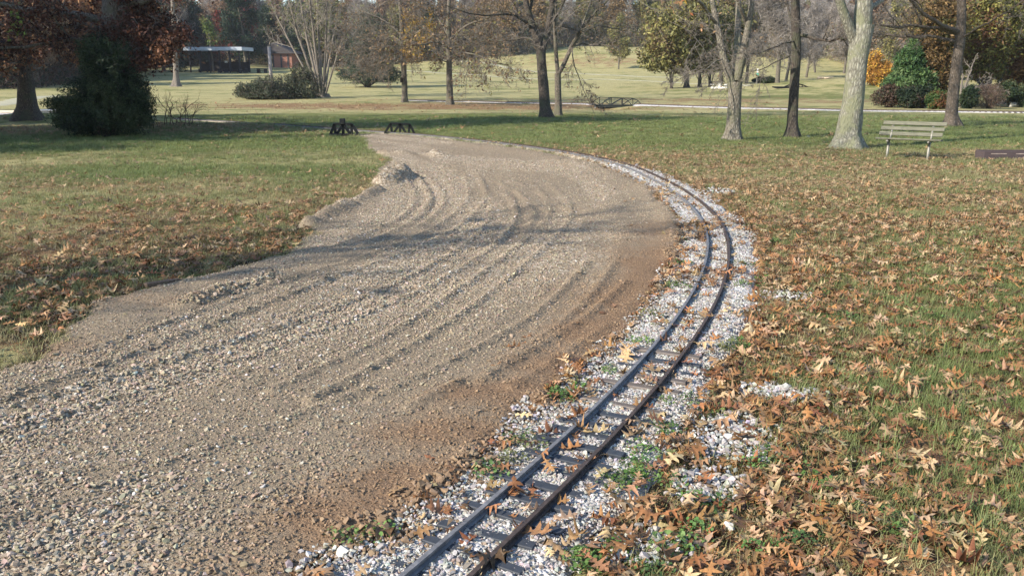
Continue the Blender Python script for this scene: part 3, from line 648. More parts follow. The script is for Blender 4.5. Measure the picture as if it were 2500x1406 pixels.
while kk < 92:
    x, y = np.interp(tpos, arcs, TRACK[:, 0]), np.interp(tpos, arcs, TRACK[:, 1]); dx, dy = np.interp(tpos, arcs, TT[:, 0]), np.interp(tpos, arcs, TT[:, 1])
    o = link("sleeper", TM[int(rng.random() < .5)], trk); sink = rng.normal(-.0005, .003) if y < 4.9 else -.016-(rng.random()*.014)
    o.location = (x+rng.normal(0, .012), y, float(terr(x, y))+.0085+sink+rng.normal(0, .0015)); o.rotation_euler = (0, 0, math.atan2(dy, dx)+math.pi/2+rng.normal(0, .035))
    o.scale = (rng.uniform(.92, 1.12), rng.uniform(.8, 1.15), 1); tpos += .138+rng.normal(0, .012); kk += 1
# far line on its strip of white ballast, and the path up the field
def gl2(l): return smooth_line([g[:2] for g in GL(l)], .5)
FARR = gl2([(1556, 257), (1640, 260), (1750, 263), (1900, 267), (2050, 271), (2200, 273), (2350, 275), (2520, 277)])
FARL = gl2([(1000, 246), (1100, 249), (1200, 251), (1330, 253), (1450, 256)])
ribbon("far_ballast_strip", FARR, np.linspace(.95, .22, len(FARR)), .05, nn=9, rag=.15); ribbon("far_ballast_strip", FARL, .55, .04, nn=9, rag=.2)
M_PATH = simple("pale_path", (.34, .32, .22), .95, .2, 3, .2)
ribbon("path", gl2([(985, 172), (1060, 178), (1200, 187), (1340, 194), (1440, 196)]), .7, .05, nn=7, mat=M_PATH, rag=.1)
ribbon("path", gl2([(1445, 194), (1560, 198), (1660, 203), (1750, 208), (1830, 211)]), .5, .05, nn=7, mat=M_PATH, rag=.1)
ribbon("path", gl2([(1040, 146), (1200, 157), (1400, 180), (1560, 188), (1700, 190)]), .8, .05, nn=7, mat=M_PATH, rag=.1)
ribbon("gravel_path", gl2([(-60, 262), (0, 256), (60, 243), (110, 236), (190, 235), (250, 235)]), 1.2, .04, nn=9, mat=M_PATH, rag=.25)
ribbon("gravel_path", gl2([(-50, 283), (40, 275), (110, 270), (200, 268), (300, 273)]), 1.3, .04, nn=9, mat=M_BAL, rag=.25)
def small_track(label, P, z0):
    P = smooth_line(P, .3); t = thing("railway_track", label, "railway track"); z = terr(P[:, 0], P[:, 1])+z0
    for o in (-.1, .1): sweep("rail", offs(P, o), [(-.02, 0), (.02, 0), (.012, .05), (-.012, .05)], z, M_RAILR, t)
    a = np.r_[0, np.cumsum(np.hypot(*np.diff(P, axis=0).T))]; T = np.gradient(P, axis=0); s = np.linspace(0, a[-1], 90)
    me = tie_mesh(M_TIEW)
    for q in s:
        o = link("sleeper", me, t); x, y = np.interp(q, a, P[:, 0]), np.interp(q, a, P[:, 1])
        o.location = (x, y, float(terr(x, y))+z0-.01); o.scale = (1.3, 2.2, 1.2); o.rotation_euler = (0, 0, math.atan2(np.interp(q, a, T[:, 1]), np.interp(q, a, T[:, 0]))+math.pi/2)
small_track("far dark miniature track crossing the park on a white ballast strip behind the grey trees", FARR, .06)
small_track("far thin miniature track running left from the arched footbridge", FARL, .05)
M_PLANK = simple("pale_edging_timber", (.42, .37, .29), .8, .2, 6)
mb = MB(); a = G(0, 277); b = G(160, 281); mb.bar((a[0], a[1], a[2]+.1), (b[0], b[1], b[2]+.12), .1, .14, .01); o = mb.build("edging_board", M_PLANK); tag(o, "long pale edging board lying behind the left dark tree trunk", "board")
# ------------------------------------------------------------------ trees
B_GREY = bark("grey_bark", (.05, .042, .034), (.25, .215, .17), (.13, .125, .085))
B_WHITE = bark("pale_lichen_bark", (.085, .08, .062), (.40, .39, .31), (.20, .205, .13), 5)
B_DARK = bark("dark_bark", (.028, .024, .022), (.14, .115, .09), (.075, .075, .05))
B_LIGHT = bark('light_grey_bark', (.075, .065, .05), (.33, .30, .24), (.17, .165, .11))
B_BROWN = bark('brown_bark', (.05, .04, .032), (.20, .165, .13))
B_PALE = bark("smooth_tan_bark", (.10, .085, .07), (.31, .27, .225))
B_TWIG = simple("twig_bark", (.165, .145, .12), .9, .25, 3, .2)
B_TWIGP = simple("pale_twig_bark", (.26, .23, .19), .9, .25, 3, .2)
M_TLEAF = leafmat("tree_leaf", transl=.3, rough=.6)
def unit(v): return v/(np.linalg.norm(v, axis=-1, keepdims=True)+1e-9)
def resamp(P, R, n, wig=0.0):
    P = np.asarray(P, float); d = np.r_[0, np.cumsum(np.linalg.norm(np.diff(P, axis=0), axis=1))]; s = np.linspace(0, d[-1], n)
    Q = np.stack([np.interp(s, d, P[:, i]) for i in range(3)], 1)
    for _ in range(2): Q[1:-1] = Q[1:-1]*.5+(Q[:-2]+Q[2:])*.25
    if wig: Q[1:-1] += rng.normal(0, wig, (n-2, 3))
    return Q, np.interp(s, d, R)
def spawn(P, R, cnt, t0, t1, ratio, ang, n=6, wander=.15, grav=0.0, rr=.55, taper=.25, rmin=.003, lens=None, up=0.0):
    m = len(P); idx = np.repeat(np.arange(m), cnt); k = len(idx)
    t = np.clip(t0+(t1-t0)*((np.tile(np.arange(cnt), m)+rng.random(k))/cnt), 0, .999); pn = P.shape[1]-1
    f = t*pn; i = np.minimum(f.astype(int), pn-1); w = (f-i)[:, None]
    base = P[idx, i]*(1-w)+P[idx, i+1]*w; r0 = R[idx, i]*(1-w[:, 0])+R[idx, i+1]*w[:, 0]
    tan = unit(P[idx, i+1]-P[idx, i]); pr = unit(np.cross(tan, rng.normal(0, 1, (k, 3))))
    a = np.abs(rng.normal(ang, .22, k))[:, None]; d = unit(np.cos(a)*tan+np.sin(a)*pr+np.array([0, 0, up]))
    if lens is None: lens = np.linalg.norm(np.diff(P, axis=1), axis=2).sum(1)
    ln = lens[idx]*ratio*(1-.45*t)*rng.uniform(.6, 1.25, k)
    Q = np.zeros((k, n, 3)); Q[:, 0] = base; st = (ln/(n-1))[:, None]
    for j in range(1, n):
        d = unit(d+rng.normal(0, wander, (k, 3))+np.array([0, 0, -grav])); Q[:, j] = Q[:, j-1]+d*st
    r0 = np.maximum(r0*rr*rng.uniform(.7, 1.1, k), rmin); rad = r0[:, None]*np.linspace(1, taper, n)[None]
    return Q, np.maximum(rad, rmin*.6)
def cards(C, size, cols, asp=.5, droop=0.0, jit=0.0):
    n = len(C); C = C+rng.normal(0, 1, (n, 3))*jit; A = rng.normal(0, 1, (n, 3)); A[:, 2] -= droop; A = unit(A); B = unit(np.cross(A, rng.normal(0, 1, (n, 3))))
    s = size*rng.uniform(.6, 1.4, (n, 1)); V = np.stack([C-A*s, C+B*s*asp, C+A*s, C-B*s*asp], 1).reshape(-1, 3)
    return V, np.arange(4*n).reshape(n, 4), cols
def palc(C, colors, w=None, cl=.7, var=.22):
    n = len(C); j = (vn(C[:, 0]/cl+C[:, 2]/cl*.7, C[:, 1]/cl+C[:, 2]/cl, 501)+.5+rng.normal(0, .2, n)); j = np.clip(j, 0, .999)
    cw = np.cumsum(np.array(w if w else [1/len(colors)]*len(colors))); ix = np.searchsorted(cw/cw[-1], j); ix = np.minimum(ix, len(colors)-1)
    return np.clip(np.array(colors)[ix]*(1+rng.normal(0, var, (n, 1))), .004, .9)
def on_twigs(P, n):
    i = rng.integers(0, len(P), n); f = rng.random(n)*(P.shape[1]-1)*.999; j = f.astype(int); w = (f-j)[:, None]; return P[i, j]*(1-w)+P[i, j+1]*w
def tubeset(name, sets, mat, parent, k=(8, 5, 3, 3), smooth=True):
    Vs = []; Fs = []; o = 0
    for (P, R), kk_ in zip(sets, k):
        V, F = tubes(P, R, kk_); Vs.append(V); Fs.append(F+o); o += len(V)
    return link(name, mesh_np(name, np.concatenate(Vs), np.concatenate(Fs), [mat], smooth=smooth), parent)
def wp(px, py, Y, dy=0.0): return AT(px, py, Y+dy)
def tree(name, label, cat, base, trunk, limbs, mat, twig=None, ext=5.0, c=(8, 5, 5, 3), ratio=(.38, .45, .45, .5), grav=(0, .03, .06, .05), ang=.85, up=.1, leaves_=None, flare=1.9, group=None, rmin=.0055, low=.12, seed=0, trunk_spawn=0):
    g = G(*base); Y = g[1]; m = Y/F_PX*1.0
    th = thing(name, label, cat, tuple(g), 0, group)
    tp = [np.array([g[0], g[1], g[2]-.15])]; tr = [trunk[0][2]/2*m*flare*1.05]
    h0 = [np.array([g[0], g[1], g[2]+.12])]; tp += h0; tr += [trunk[0][2]/2*m*flare*.82]
    tp += [wp(g[0]*0+p[0], p[1], Y) for p in trunk]; tr += [p[2]/2*m for p in trunk]
    P, R = resamp(tp, tr, 26, 0); V, F = tubes(P[None], R[None], 18)
    h = V[:, 2]-g[2]; an = np.arctan2(V[:, 1]-g[1], V[:, 0]-g[0]); cen = np.repeat(P, 18, 0)
    amp = 1+(.24*np.sin(an*5+g[0])+.12*np.sin(an*3+2*g[0])+.12)*np.exp(-np.clip(h, 0, 9)/(.4*R[0]*2))+.10*fbm(an*2.5, h*1.5, 601)
    V = cen+(V-cen)*amp[:, None]; V -= g
    me = mesh_np("trunk", V, F, [mat], smooth=True); link("trunk", me, th)
    LP = []; LR = []
    lim = list(limbs)
    for l in lim:
        pts = [wp(q[0], q[1], Y, q[3] if len(q) > 3 else 0) for q in l]; rad = [q[2]/2*m for q in l]
        d = unit(pts[-1]-pts[-2]); e = (ext+(6 if l[-1][1] < -35 and ext > 2.4 else 0)) if len(l[0]) < 5 else l[0][4]
        if e > 0:
            for f in (.33, .66, 1.0):
                d = unit(d+np.array([rng.normal(0, .12), rng.normal(0, .12), .12])); pts.append(pts[-1]+d*e/3); rad.append(rad[len(l)-1]*(1-f*.85))
        p, r = resamp(pts, rad, 14, .02); LP.append(p); LR.append(r)
    LP = np.array(LP); LR = np.array(LR)
    if trunk_spawn:
        Pt = P[None]; Rt = R[None]; s0 = spawn(Pt, Rt, trunk_spawn, .45, .98, .5, 1.2, 7, .12, grav[1], .3, lens=np.array([6.0]))
    b1 = spawn(LP, LR, c[0], low, 1, ratio[0], ang, 8, .16, grav[0], .5, up=up, rmin=rmin)
    if trunk_spawn: 
        q, r = s0; q8, r8 = np.zeros((len(q), 8, 3)), np.zeros((len(q), 8)); 
        for i in range(len(q)): q8[i], r8[i] = resamp(q[i], r[i], 8)
        b1 = (np.concatenate([b1[0], q8]), np.concatenate([b1[1], r8]))
    b2 = spawn(b1[0], b1[1], c[1], .15, 1, ratio[1], .8, 6, .2, grav[1], .55, rmin=rmin)
    b3 = spawn(b2[0], b2[1], c[2], .1, 1, ratio[2], .75, 5, .22, grav[2], .6, rmin=rmin)
    sets = [(LP-g, LR), (b1[0]-g, b1[1]), (b2[0]-g, b2[1]), (b3[0]-g, b3[1])]; ks = [10, 5, 4, 3]; last = b3
    if c[3]:
        b4 = spawn(b3[0], b3[1], c[3], .1, 1, ratio[3], .7, 4, .25, grav[3], .7, rmin=rmin*.8); sets.append((b4[0]-g, b4[1])); ks.append(3); last = b4
    tubeset("limbs", sets[:2], mat, th, ks[:2]); tubeset("twigs", sets[2:], twig or B_TWIG, th, ks[2:])
    if leaves_:
        for lf in (leaves_ if isinstance(leaves_, list) else [leaves_]):
            C = on_twigs(last[0], int(lf['n']*6 if 'zone' in lf else lf['n']))
            if 'zone' in lf:
                x0, y0, x1, y1 = lf['zone']; pr = C[:, :2].copy(); dep = C[:, 1]*math.cos(PITCH)-(C[:, 2]-EYE)*math.sin(PITCH)
                upc = C[:, 1]*math.sin(PITCH)+(C[:, 2]-EYE)*math.cos(PITCH); px = 1250+F_PX*C[:, 0]/dep; py = 703-F_PX*upc/dep
                kz_ = (px > x0) & (px < x1) & (py > y0) & (py < y1); C = C[kz_][:lf['n']]
                if not len(C): continue
            V, F, cc = cards(C, lf['size'], palc(C, lf['pal'], lf.get('w')), .45, lf.get('droop', .5), lf.get('jit', .05))
            link("foliage", mesh_np("foliage", V-g, F, [M_TLEAF], col={'col': ('FACE', cc)}), th)
    return th, last
LF_BROWN = [(.20, .13, .07), (.28, .19, .10), (.14, .085, .05)]
LF_RUST = [(.08, .034, .024), (.12, .052, .032), (.04, .02, .015), (.20, .10, .055)]
LF_OLIVE = [(.12, .12, .045), (.18, .175, .065), (.28, .255, .09), (.14, .10, .05)]
LF_YEL = [(.45, .30, .06), (.36, .22, .05), (.28, .17, .05)]
LF_ORG = [(.55, .24, .10), (.62, .35, .18), (.42, .16, .07)]
tree("oak_tree", "thick rusty-leaved oak trunk rising out of the dark cedar at left", "tree", (272, 318), [(272, 300, 52), (270, 200, 50), (272, 100, 49), (276, 20, 47), (280, -60, 44)],
     [[(258, 62, 20, 0), (205, 32, 18, -.5), (130, 28, 15, -1), (50, 22, 11, -1.2)], [(284, 30, 18, 0, .8), (350, 0, 15, -.6), (430, -20, 12, -1)], [(280, -60, 40), (284, -200, 34), (300, -400, 26)], [(276, 60, 14, .2, .5), (330, 60, 12, 1.2), (400, 70, 9, 2.0)], [(266, 110, 12, 0), (200, 90, 10, -1.2), (110, 110, 7, -2)], [(282, 130, 12, 0, .4), (340, 120, 9, -1), (400, 130, 6, -1.6)]],
     B_GREY, ext=3.0, c=(9, 6, 6, 0), grav=(.02, .1, .12, .1), low=.1, leaves_=[dict(n=26000, size=.06, pal=LF_RUST, jit=.15), dict(n=700, size=.07, pal=[(.16, .24, .04), (.22, .30, .06)], zone=(-20, 0, 70, 90))], trunk_spawn=14, flare=1.3)
tree("oak_tree", "dark straight oak trunk at far left with mounded roots", "tree", (68, 290), [(67, 262, 44), (62, 180, 33), (58, 90, 31), (52, 10, 29)],
     [[(52, 10, 28), (40, -120, 22), (50, -260, 15)], [(56, 60, 12), (0, 20, 10, 1), (-70, -20, 7, 2)], [(56, 50, 12), (110, 10, 10, -1), (180, -20, 7, -2)], [(58, 110, 10), (100, 90, 8, 2), (150, 95, 5, 3)], [(58, 120, 9), (20, 100, 7, -1), (-40, 110, 5, -2)]],
     B_DARK, ext=3.0, c=(9, 6, 6, 0), grav=(.0, .1, .12, .1), leaves_=dict(n=17000, size=.085, pal=LF_RUST+[(.28, .15, .07)], jit=.2), trunk_spawn=8, flare=1.7)
tree("young_tree", "slim pale trunk on the shaded far lawn right of the cedar", "tree", (431, 212), [(430, 190, 13), (428, 130, 12), (424, 60, 11)], [[(424, 60, 10), (420, -20, 8), (425, -120, 5)], [(425, 70, 6), (450, 30, 4, 2), (470, -10, 3, 3)]], B_PALE, ext=4, c=(7, 5, 5, 0), leaves_=dict(n=5000, size=.16, pal=LF_RUST+LF_OLIVE[:1], jit=.5))
tree("sapling", "thin staked sapling with a few green leaves before the white-edged shelter", "tree", (522, 177), [(520, 165, 4.5), (518, 140, 4), (514, 120, 3.5)], [[(514, 120, 3), (512, 95, 2.4), (508, 70, 1.5)]], B_PALE, ext=1, c=(8, 4, 3, 0), leaves_=dict(n=700, size=.22, pal=[(.13, .18, .05), (.2, .2, .06)], jit=.4), flare=1.0, rmin=.02)
# multi-stem tree
stems = []
for (x0, x1, y1, w, dy) in [(775, 640, -40, 7, .6), (778, 690, -60, 10, -.4), (781, 722, -80, 9, .5), (784, 752, -60, 9, -.8), (787, 770, -90, 9, 1), (789, 800, -60, 8, -.6), (792, 832, 20, 7, .8), (795, 870, 60, 6, -.5), (783, 735, 20, 7, 1.2), (790, 812, -20, 7, 1.6)]:
    w *= .78; stems.append([(x0, 232, w, 0), (x0+(x1-x0)*.25, 165, w*.9, dy), (x0+(x1-x0)*.6, 80, w*.75, dy*2), (x1, y1, w*.5, dy*3)])
tree("multi_stem_tree", "fan of pale bare stems spreading from one base beside the low junipers", "tree", (785, 238), [(785, 236, 34), (785, 228, 30)], stems, B_PALE, B_TWIGP, ext=1.5, c=(12, 8, 7, 3), ratio=(.3, .45, .45, .5), grav=(-.03, 0, 0, 0), ang=.55, low=.35, leaves_=dict(n=2200, size=.09, pal=[(.2, .2, .07), (.12, .17, .05)], jit=.1), flare=1.1, rmin=.008)
def oakfork(label, base, trunk, limbs, mat, **k): return tree("park_tree", label, "tree", base, trunk, limbs, mat, group="tall trees across the middle lawn", **k)
PIN = dict(c=(18, 9, 8, 4), grav=(.03, .07, .08, .06), ratio=(.5, .5, .45, .5), up=-.05, ang=1.1, rmin=.007)
oakfork("left of two single-trunk drooping oaks with a clump of yellow leaves and a nest box", (988, 250), [(988, 225, 14), (986, 170, 13), (984, 110, 12), (980, 50, 10)], [[(980, 60, 9), (976, 0, 8), (970, -110, 6)], [(984, 90, 5), (940, 50, 4, 1), (880, 25, 3, 2)], [(985, 120, 4), (950, 95, 3.5, -1), (905, 100, 3, -1.5)], [(985, 105, 4), (950, 85, 3.5, 1.5), (920, 120, 3, 3)], [(985, 150, 3), (955, 140, 2.6, 1), (915, 160, 2, 2)], [(985, 110, 5), (1020, 80, 4, -1), (1060, 50, 3, -2)], [(985, 130, 4), (940, 115, 3.4, -2), (890, 130, 2.5, -3)]], B_GREY, ext=2.5, leaves_=[dict(n=2200, size=.11, pal=LF_YEL, zone=(985, 20, 1060, 150), jit=.15), dict(n=1500, size=.09, pal=LF_BROWN, jit=.1)], trunk_spawn=8, flare=1.35, **PIN)
oakfork("right of two single-trunk drooping oaks, brown leaves, twigs hanging low", (1098, 256), [(1098, 232, 16), (1097, 180, 14), (1096, 110, 12), (1094, 50, 10)], [[(1094, 60, 9), (1096, 0, 8), (1100, -120, 6)], [(1096, 90, 5), (1060, 30, 4, 1), (1030, -20, 3, 2)], [(1096, 100, 6), (1140, 60, 5, -1), (1190, 45, 3, -2)], [(1096, 120, 4), (1065, 100, 3.5, -1), (1030, 110, 3, -1.5)], [(1096, 110, 4), (1130, 95, 3.5, 1.5), (1165, 110, 3, 3)], [(1096, 140, 4), (1140, 125, 3.4, -2), (1200, 150, 2.5, -3)]], B_GREY, ext=2.5, leaves_=dict(n=4500, size=.10, pal=LF_BROWN+[(.2, .18, .06)], jit=.15), trunk_spawn=9, flare=1.4, **PIN)
oakfork("leaning dark two-forked trunk, larger of the close pair on the middle lawn", (1332, 288), [(1330, 262, 26), (1326, 200, 24), (1322, 150, 22), (1320, 128, 24)], [[(1320, 130, 19), (1305, 90, 17), (1287, 40, 15), (1274, -40, 12), (1270, -120, 8)], [(1322, 130, 17), (1340, 90, 15, .3), (1346, 40, 14, .5), (1352, -40, 11, .6), (1370, -140, 8, 0)], [(1296, 70, 6), (1262, 35, 5, -1), (1200, 40, 3.5, -2)], [(1344, 60, 7), (1380, 10, 5, -.5), (1400, -40, 4, -1)], [(1312, 105, 6, 0), (1290, 90, 5, .8), (1240, 100, 3, 2)]], B_DARK, ext=3, c=(14, 8, 7, 4), grav=(0, .05, .07, .06), leaves_=dict(n=1500, size=.06, pal=LF_BROWN), flare=1.5, rmin=.005)
oakfork("slimmer forked trunk of the close pair with a limb sweeping to the right", (1362, 284), [(1363, 262, 17), (1362, 215, 15), (1362, 180, 15)], [[(1362, 182, 10), (1354, 150, 10), (1350, 90, 9), (1356, 30, 7), (1354, -60, 6)], [(1363, 182, 11), (1382, 150, 10), (1405, 90, 9), (1422, 65, 8, -.5), (1460, 30, 5, -1)], [(1405, 90, 5), (1450, 60, 4, 1), (1500, 70, 3, 2)], [(1395, 115, 3), (1400, 150, 2.5, -1), (1410, 185, 2, -1)], [(1418, 70, 6), (1440, 20, 5, .5), (1462, -60, 4, .5)]], B_GREY, ext=3, c=(13, 8, 7, 4), grav=(.02, .08, .1, .08), leaves_=dict(n=1200, size=.06, pal=LF_BROWN), flare=1.5, rmin=.005)
TREE5, _ = oakfork("knotty light-barked tree splitting into three upright limbs left of the dark slim trunk", (1790, 343), [(1791, 310, 33), (1793, 260, 31), (1794, 220, 32), (1795, 200, 34)], [[(1790, 212, 20), (1774, 185, 19), (1760, 120, 17), (1747, 60, 14), (1736, -20, 11)], [(1797, 200, 19), (1800, 150, 18, .4), (1798, 90, 17, .6), (1800, 20, 13, .8), (1804, -80, 9, 1)], [(1800, 195, 20), (1822, 150, 19, -.2), (1830, 100, 17, -.3), (1828, 70, 15, -.3), (1838, 20, 12, -.4), (1842, -60, 9, -.5)], [(1828, 75, 10), (1812, 45, 9, -.6), (1795, 5, 7, -1), (1790, -50, 5, -1)], [(1745, 55, 8), (1700, -10, 6, -2), (1620, -40, 5, -4), (1540, -20, 3.5, -6)], [(1765, 140, 4, 0, 1.0), (1740, 160, 3, -.5), (1700, 180, 2, -1)]], B_LIGHT, ext=3.5, c=(9, 7, 6, 4), low=.5, grav=(0, .03, .05, .05), leaves_=[dict(n=170, size=.075, pal=LF_ORG, zone=(1530, -20, 1800, 85), jit=.05), dict(n=60, size=.07, pal=LF_YEL, zone=(1660, -20, 1760, 40))], flare=1.45)
oakfork("dark slim straight trunk half in shadow between the knotty tree and the white-barked tree", (1934, 337), [(1934, 305, 25), (1937, 250, 23), (1941, 180, 22), (1944, 120, 22), (1943, 60, 21), (1941, -10, 19)], [[(1941, -10, 18), (1938, -120, 14), (1945, -260, 9)], [(1950, 86, 9, 0, .8), (1985, 92, 8, -.4), (2030, 103, 6, -.8), (2072, 92, 4, -1)], [(1940, 60, 6), (1925, 20, 6, .5), (1908, -20, 5, 1)], [(1942, 100, 4), (1900, 110, 3, -1), (1860, 130, 2, -2)], [(1938, 130, 4), (1900, 150, 3, 1), (1860, 170, 2.4, 2)]], B_DARK, ext=3.5, c=(13, 8, 7, 4), low=.3, grav=(0, .05, .08, .08), flare=1.7, leaves_=dict(n=150, size=.05, pal=LF_BROWN))
oakfork("stout pale lichen-covered trunk leaning right, left of the bench", (2070, 363), [(2070, 330, 56), (2082, 260, 50), (2088, 200, 47), (2094, 140, 47), (2102, 95, 50), (2108, 60, 48)], [[(2086, 100, 26), (2070, 70, 24, -.1), (2058, 40, 22, -.2), (2035, -10, 19, -.4), (2025, -90, 14, -.6)], [(2105, 70, 44), (2114, 20, 42), (2120, -50, 36), (2118, -200, 26)], [(2125, 20, 12), (2160, 0, 9, .5), (2210, -40, 7, 1)]], B_WHITE, ext=4, c=(13, 8, 7, 4), low=.3, grav=(0, .04, .08, .08), flare=1.55, leaves_=dict(n=150, size=.05, pal=LF_BROWN))
oakfork("smooth brown trunk behind the bench with a crooked limb reaching left", (2322, 309), [(2322, 280, 27), (2328, 220, 25), (2336, 150, 23), (2344, 100, 23), (2348, 40, 20), (2346, -20, 18)], [[(2346, -20, 17), (2344, -120, 13), (2350, -260, 9)], [(2344, 78, 12), (2300, 68, 10, -.5), (2270, 45, 8, -1), (2225, 5, 6, -1.3), (2190, -30, 4, -1.5)], [(2350, 60, 8), (2356, 0, 8, .5), (2362, -60, 6, .8)], [(2345, 95, 5), (2400, 60, 4, -1), (2460, 30, 3, -2)], [(2342, 82, 9, 0, .6), (2260, 62, 7, -.4), (2190, 66, 6, -.8), (2136, 62, 4, -1)], [(2340, 104, 9, 0, .6), (2280, 88, 7, .3), (2215, 92, 6, .5), (2136, 84, 4, .6)]], B_BROWN, ext=3.5, c=(13, 8, 7, 4), low=.3, grav=(0, .06, .09, .08), flare=1.7, leaves_=dict(n=500, size=.05, pal=LF_BROWN))
# nest box on the left drooping oak
g = wp(980, 197, G(988, 250)[1]-.35)
mb = MB(); mb.box(g, (.2, .18, .32), None, .01); mb.box(g+np.array([0, -.02, .18]), (.26, .26, .03)); tag(mb.build("nest_box", simple("dark_timber", (.03, .025, .02))), "small dark nest box fixed to the left drooping oak", "nest box")
# ---- leaf masses from ellipsoids
def mass(name, label, cat, base, ells, n, size, colors, w=None, stems_=6, stemr=.05, mat=B_DARK, gap=.15, asp=.45, droop=0.2, cl=.8, group=None, shell=.55, depth=1.0, kind=None, solid=0):
    g = G(*base); Y = g[1]; m = Y/F_PX; th = thing(name, label, cat, tuple(g), 0, group)
    vol = np.array([e[2]*e[3] for e in ells], float); vol /= vol.sum(); Cs = []
    cen = [AT(e[0], e[1], Y) for e in ells]
    for e, c0, v in zip(ells, cen, vol):
        k = int(n*v*1.7); d = unit(rng.normal(0, 1, (k, 3))); r = shell+(1-shell)*rng.random(k)**.6
        lump = 1+.55*vn(d[:, 0]*3+e[0], d[:, 1]*3+d[:, 2]*4, 701)+.5*vn(d[:, 0]*8+e[0], d[:, 2]*8+d[:, 1]*5, 702)+.12*rng.random(k)**4
        C = c0+d*(r*lump)[:, None]*np.array([e[2]*m, e[2]*m*depth, e[3]*m])
        q = vn(C[:, 0]/(cl*.6)+C[:, 1]/cl, C[:, 2]/(cl*.6)-C[:, 1]/cl, 705)
        C = C[q > -.5+gap]; Cs.append(C)
    C = np.concatenate(Cs); C = C[C[:, 2] > terr(C[:, 0], C[:, 1])+.03][:n*2]; rng.shuffle(C); C = C[:n]
    V, F, cc = cards(C, size, palc(C, colors, w, cl), asp, droop)
    link("foliage", mesh_np("foliage", V-g, F, [M_TLEAF], col={'col': ('FACE', cc)}), th)
    # stems: from base to each ellipsoid centre and out
    P = []; R = []
    for c0, e in zip(cen, ells):
        for s_ in range(max(1, stems_//len(ells))):
            tip = c0+np.array([rng.normal(0, .5)*e[2]*m, rng.normal(0, .5)*e[2]*m*depth, rng.uniform(-.1, .8)*e[3]*m]); b0 = np.array([g[0]+rng.normal(0, .12), g[1]+rng.normal(0, .12), g[2]-.05])
            p, r = resamp([b0, b0*.5+tip*.5+np.array([0, 0, .1*e[3]*m]), tip], [stemr, stemr*.7, stemr*.3], 8, .02); P.append(p); R.append(r)
    P = np.array(P); R = np.array(R); b1 = spawn(P, R, 6, .3, 1, .4, .8, 5, .2, 0, .5, rmin=.006)
    tubeset("stems", [(P-g, R), (b1[0]-g, b1[1])], mat, th, (6, 3)); return th
DKG = [(.014, .026, .015), (.025, .042, .02), (.04, .062, .026), (.06, .078, .036)]  # lighter greens stand for sunlit tips, painted into the foliage colours
mass("cedar_tree", "dark dense green cedar with ragged skirts around the oak trunk", "tree", (262, 334), [(262, 285, 95, 48), (250, 245, 82, 60), (285, 215, 72, 60), (262, 170, 62, 70), (232, 140, 38, 45), (300, 250, 70, 50), (180, 290, 50, 38), (155, 252, 42, 17), (330, 285, 40, 42)], 70000, .055, DKG, gap=.26, asp=.22, cl=.5, stems_=18, stemr=.05, shell=.3)
g = G(430, 306); th = thing("bare_shrub", "spindly leafless shrub in leaf litter just right of the cedar", "shrub", tuple(g))
P = []; R = []
for i in range(13):
    a = rng.uniform(0, 6.28); o = .12; b0 = g+np.array([rng.normal(0, .25), rng.normal(0, .2), 0]); tip = b0+np.array([rng.uniform(-1.0, 1.2), rng.normal(0, .4), rng.uniform(.55, 1.25)]); p, r = resamp([b0, b0*.5+tip*.5+np.array([0, 0, .18]), tip], [.014, .01, .005], 8, .03); P.append(p); R.append(r)
P = np.array(P); R = np.array(R); b1 = spawn(P, R, 6, .25, 1, .45, .8, 6, .2, 0, .6, rmin=.004); b2 = spawn(b1[0], b1[1], 4, .2, 1, .5, .8, 5, .2, 0, .6, rmin=.003)
tubeset("stems", [(P-g, R), (b1[0]-g, b1[1]), (b2[0]-g, b2[1])], simple("brown_twig", (.09, .06, .045)), th, (5, 4, 3))
JUN = [(.05, .065, .04), (.075, .09, .055), (.10, .085, .065), (.035, .05, .028)]
mass("juniper_shrub", "low spreading grey-green juniper, left half of the mound by the bare stems", "shrub", (625, 243), [(610, 222, 36, 20), (650, 216, 40, 26), (640, 230, 60, 14)], 9000, .13, JUN, asp=.18, cl=1.2, stems_=9, droop=-.6)
mass("juniper_shrub", "taller dark juniper hugging the foot of the pale fan of stems", "shrub", (735, 241), [(700, 214, 40, 26), (745, 212, 40, 34), (725, 228, 60, 16), (735, 185, 26, 24)], 10000, .13, JUN, asp=.18, cl=1.2, stems_=9, droop=-.6)
mass("pine_tree", "wide dark-skirted pine behind the drooping oaks", "tree", (898, 214), [(898, 184, 72, 20), (860, 178, 42, 14), (945, 182, 40, 18), (900, 150, 58, 26), (905, 105, 48, 36), (900, 65, 34, 34)], 22000, .17, [(.022, .04, .024), (.035, .06, .034), (.055, .08, .045)], asp=.16, cl=1.5, gap=.12, stems_=18, stemr=.1)
GRP = "small leafy trees in the cluster by the picnic table"
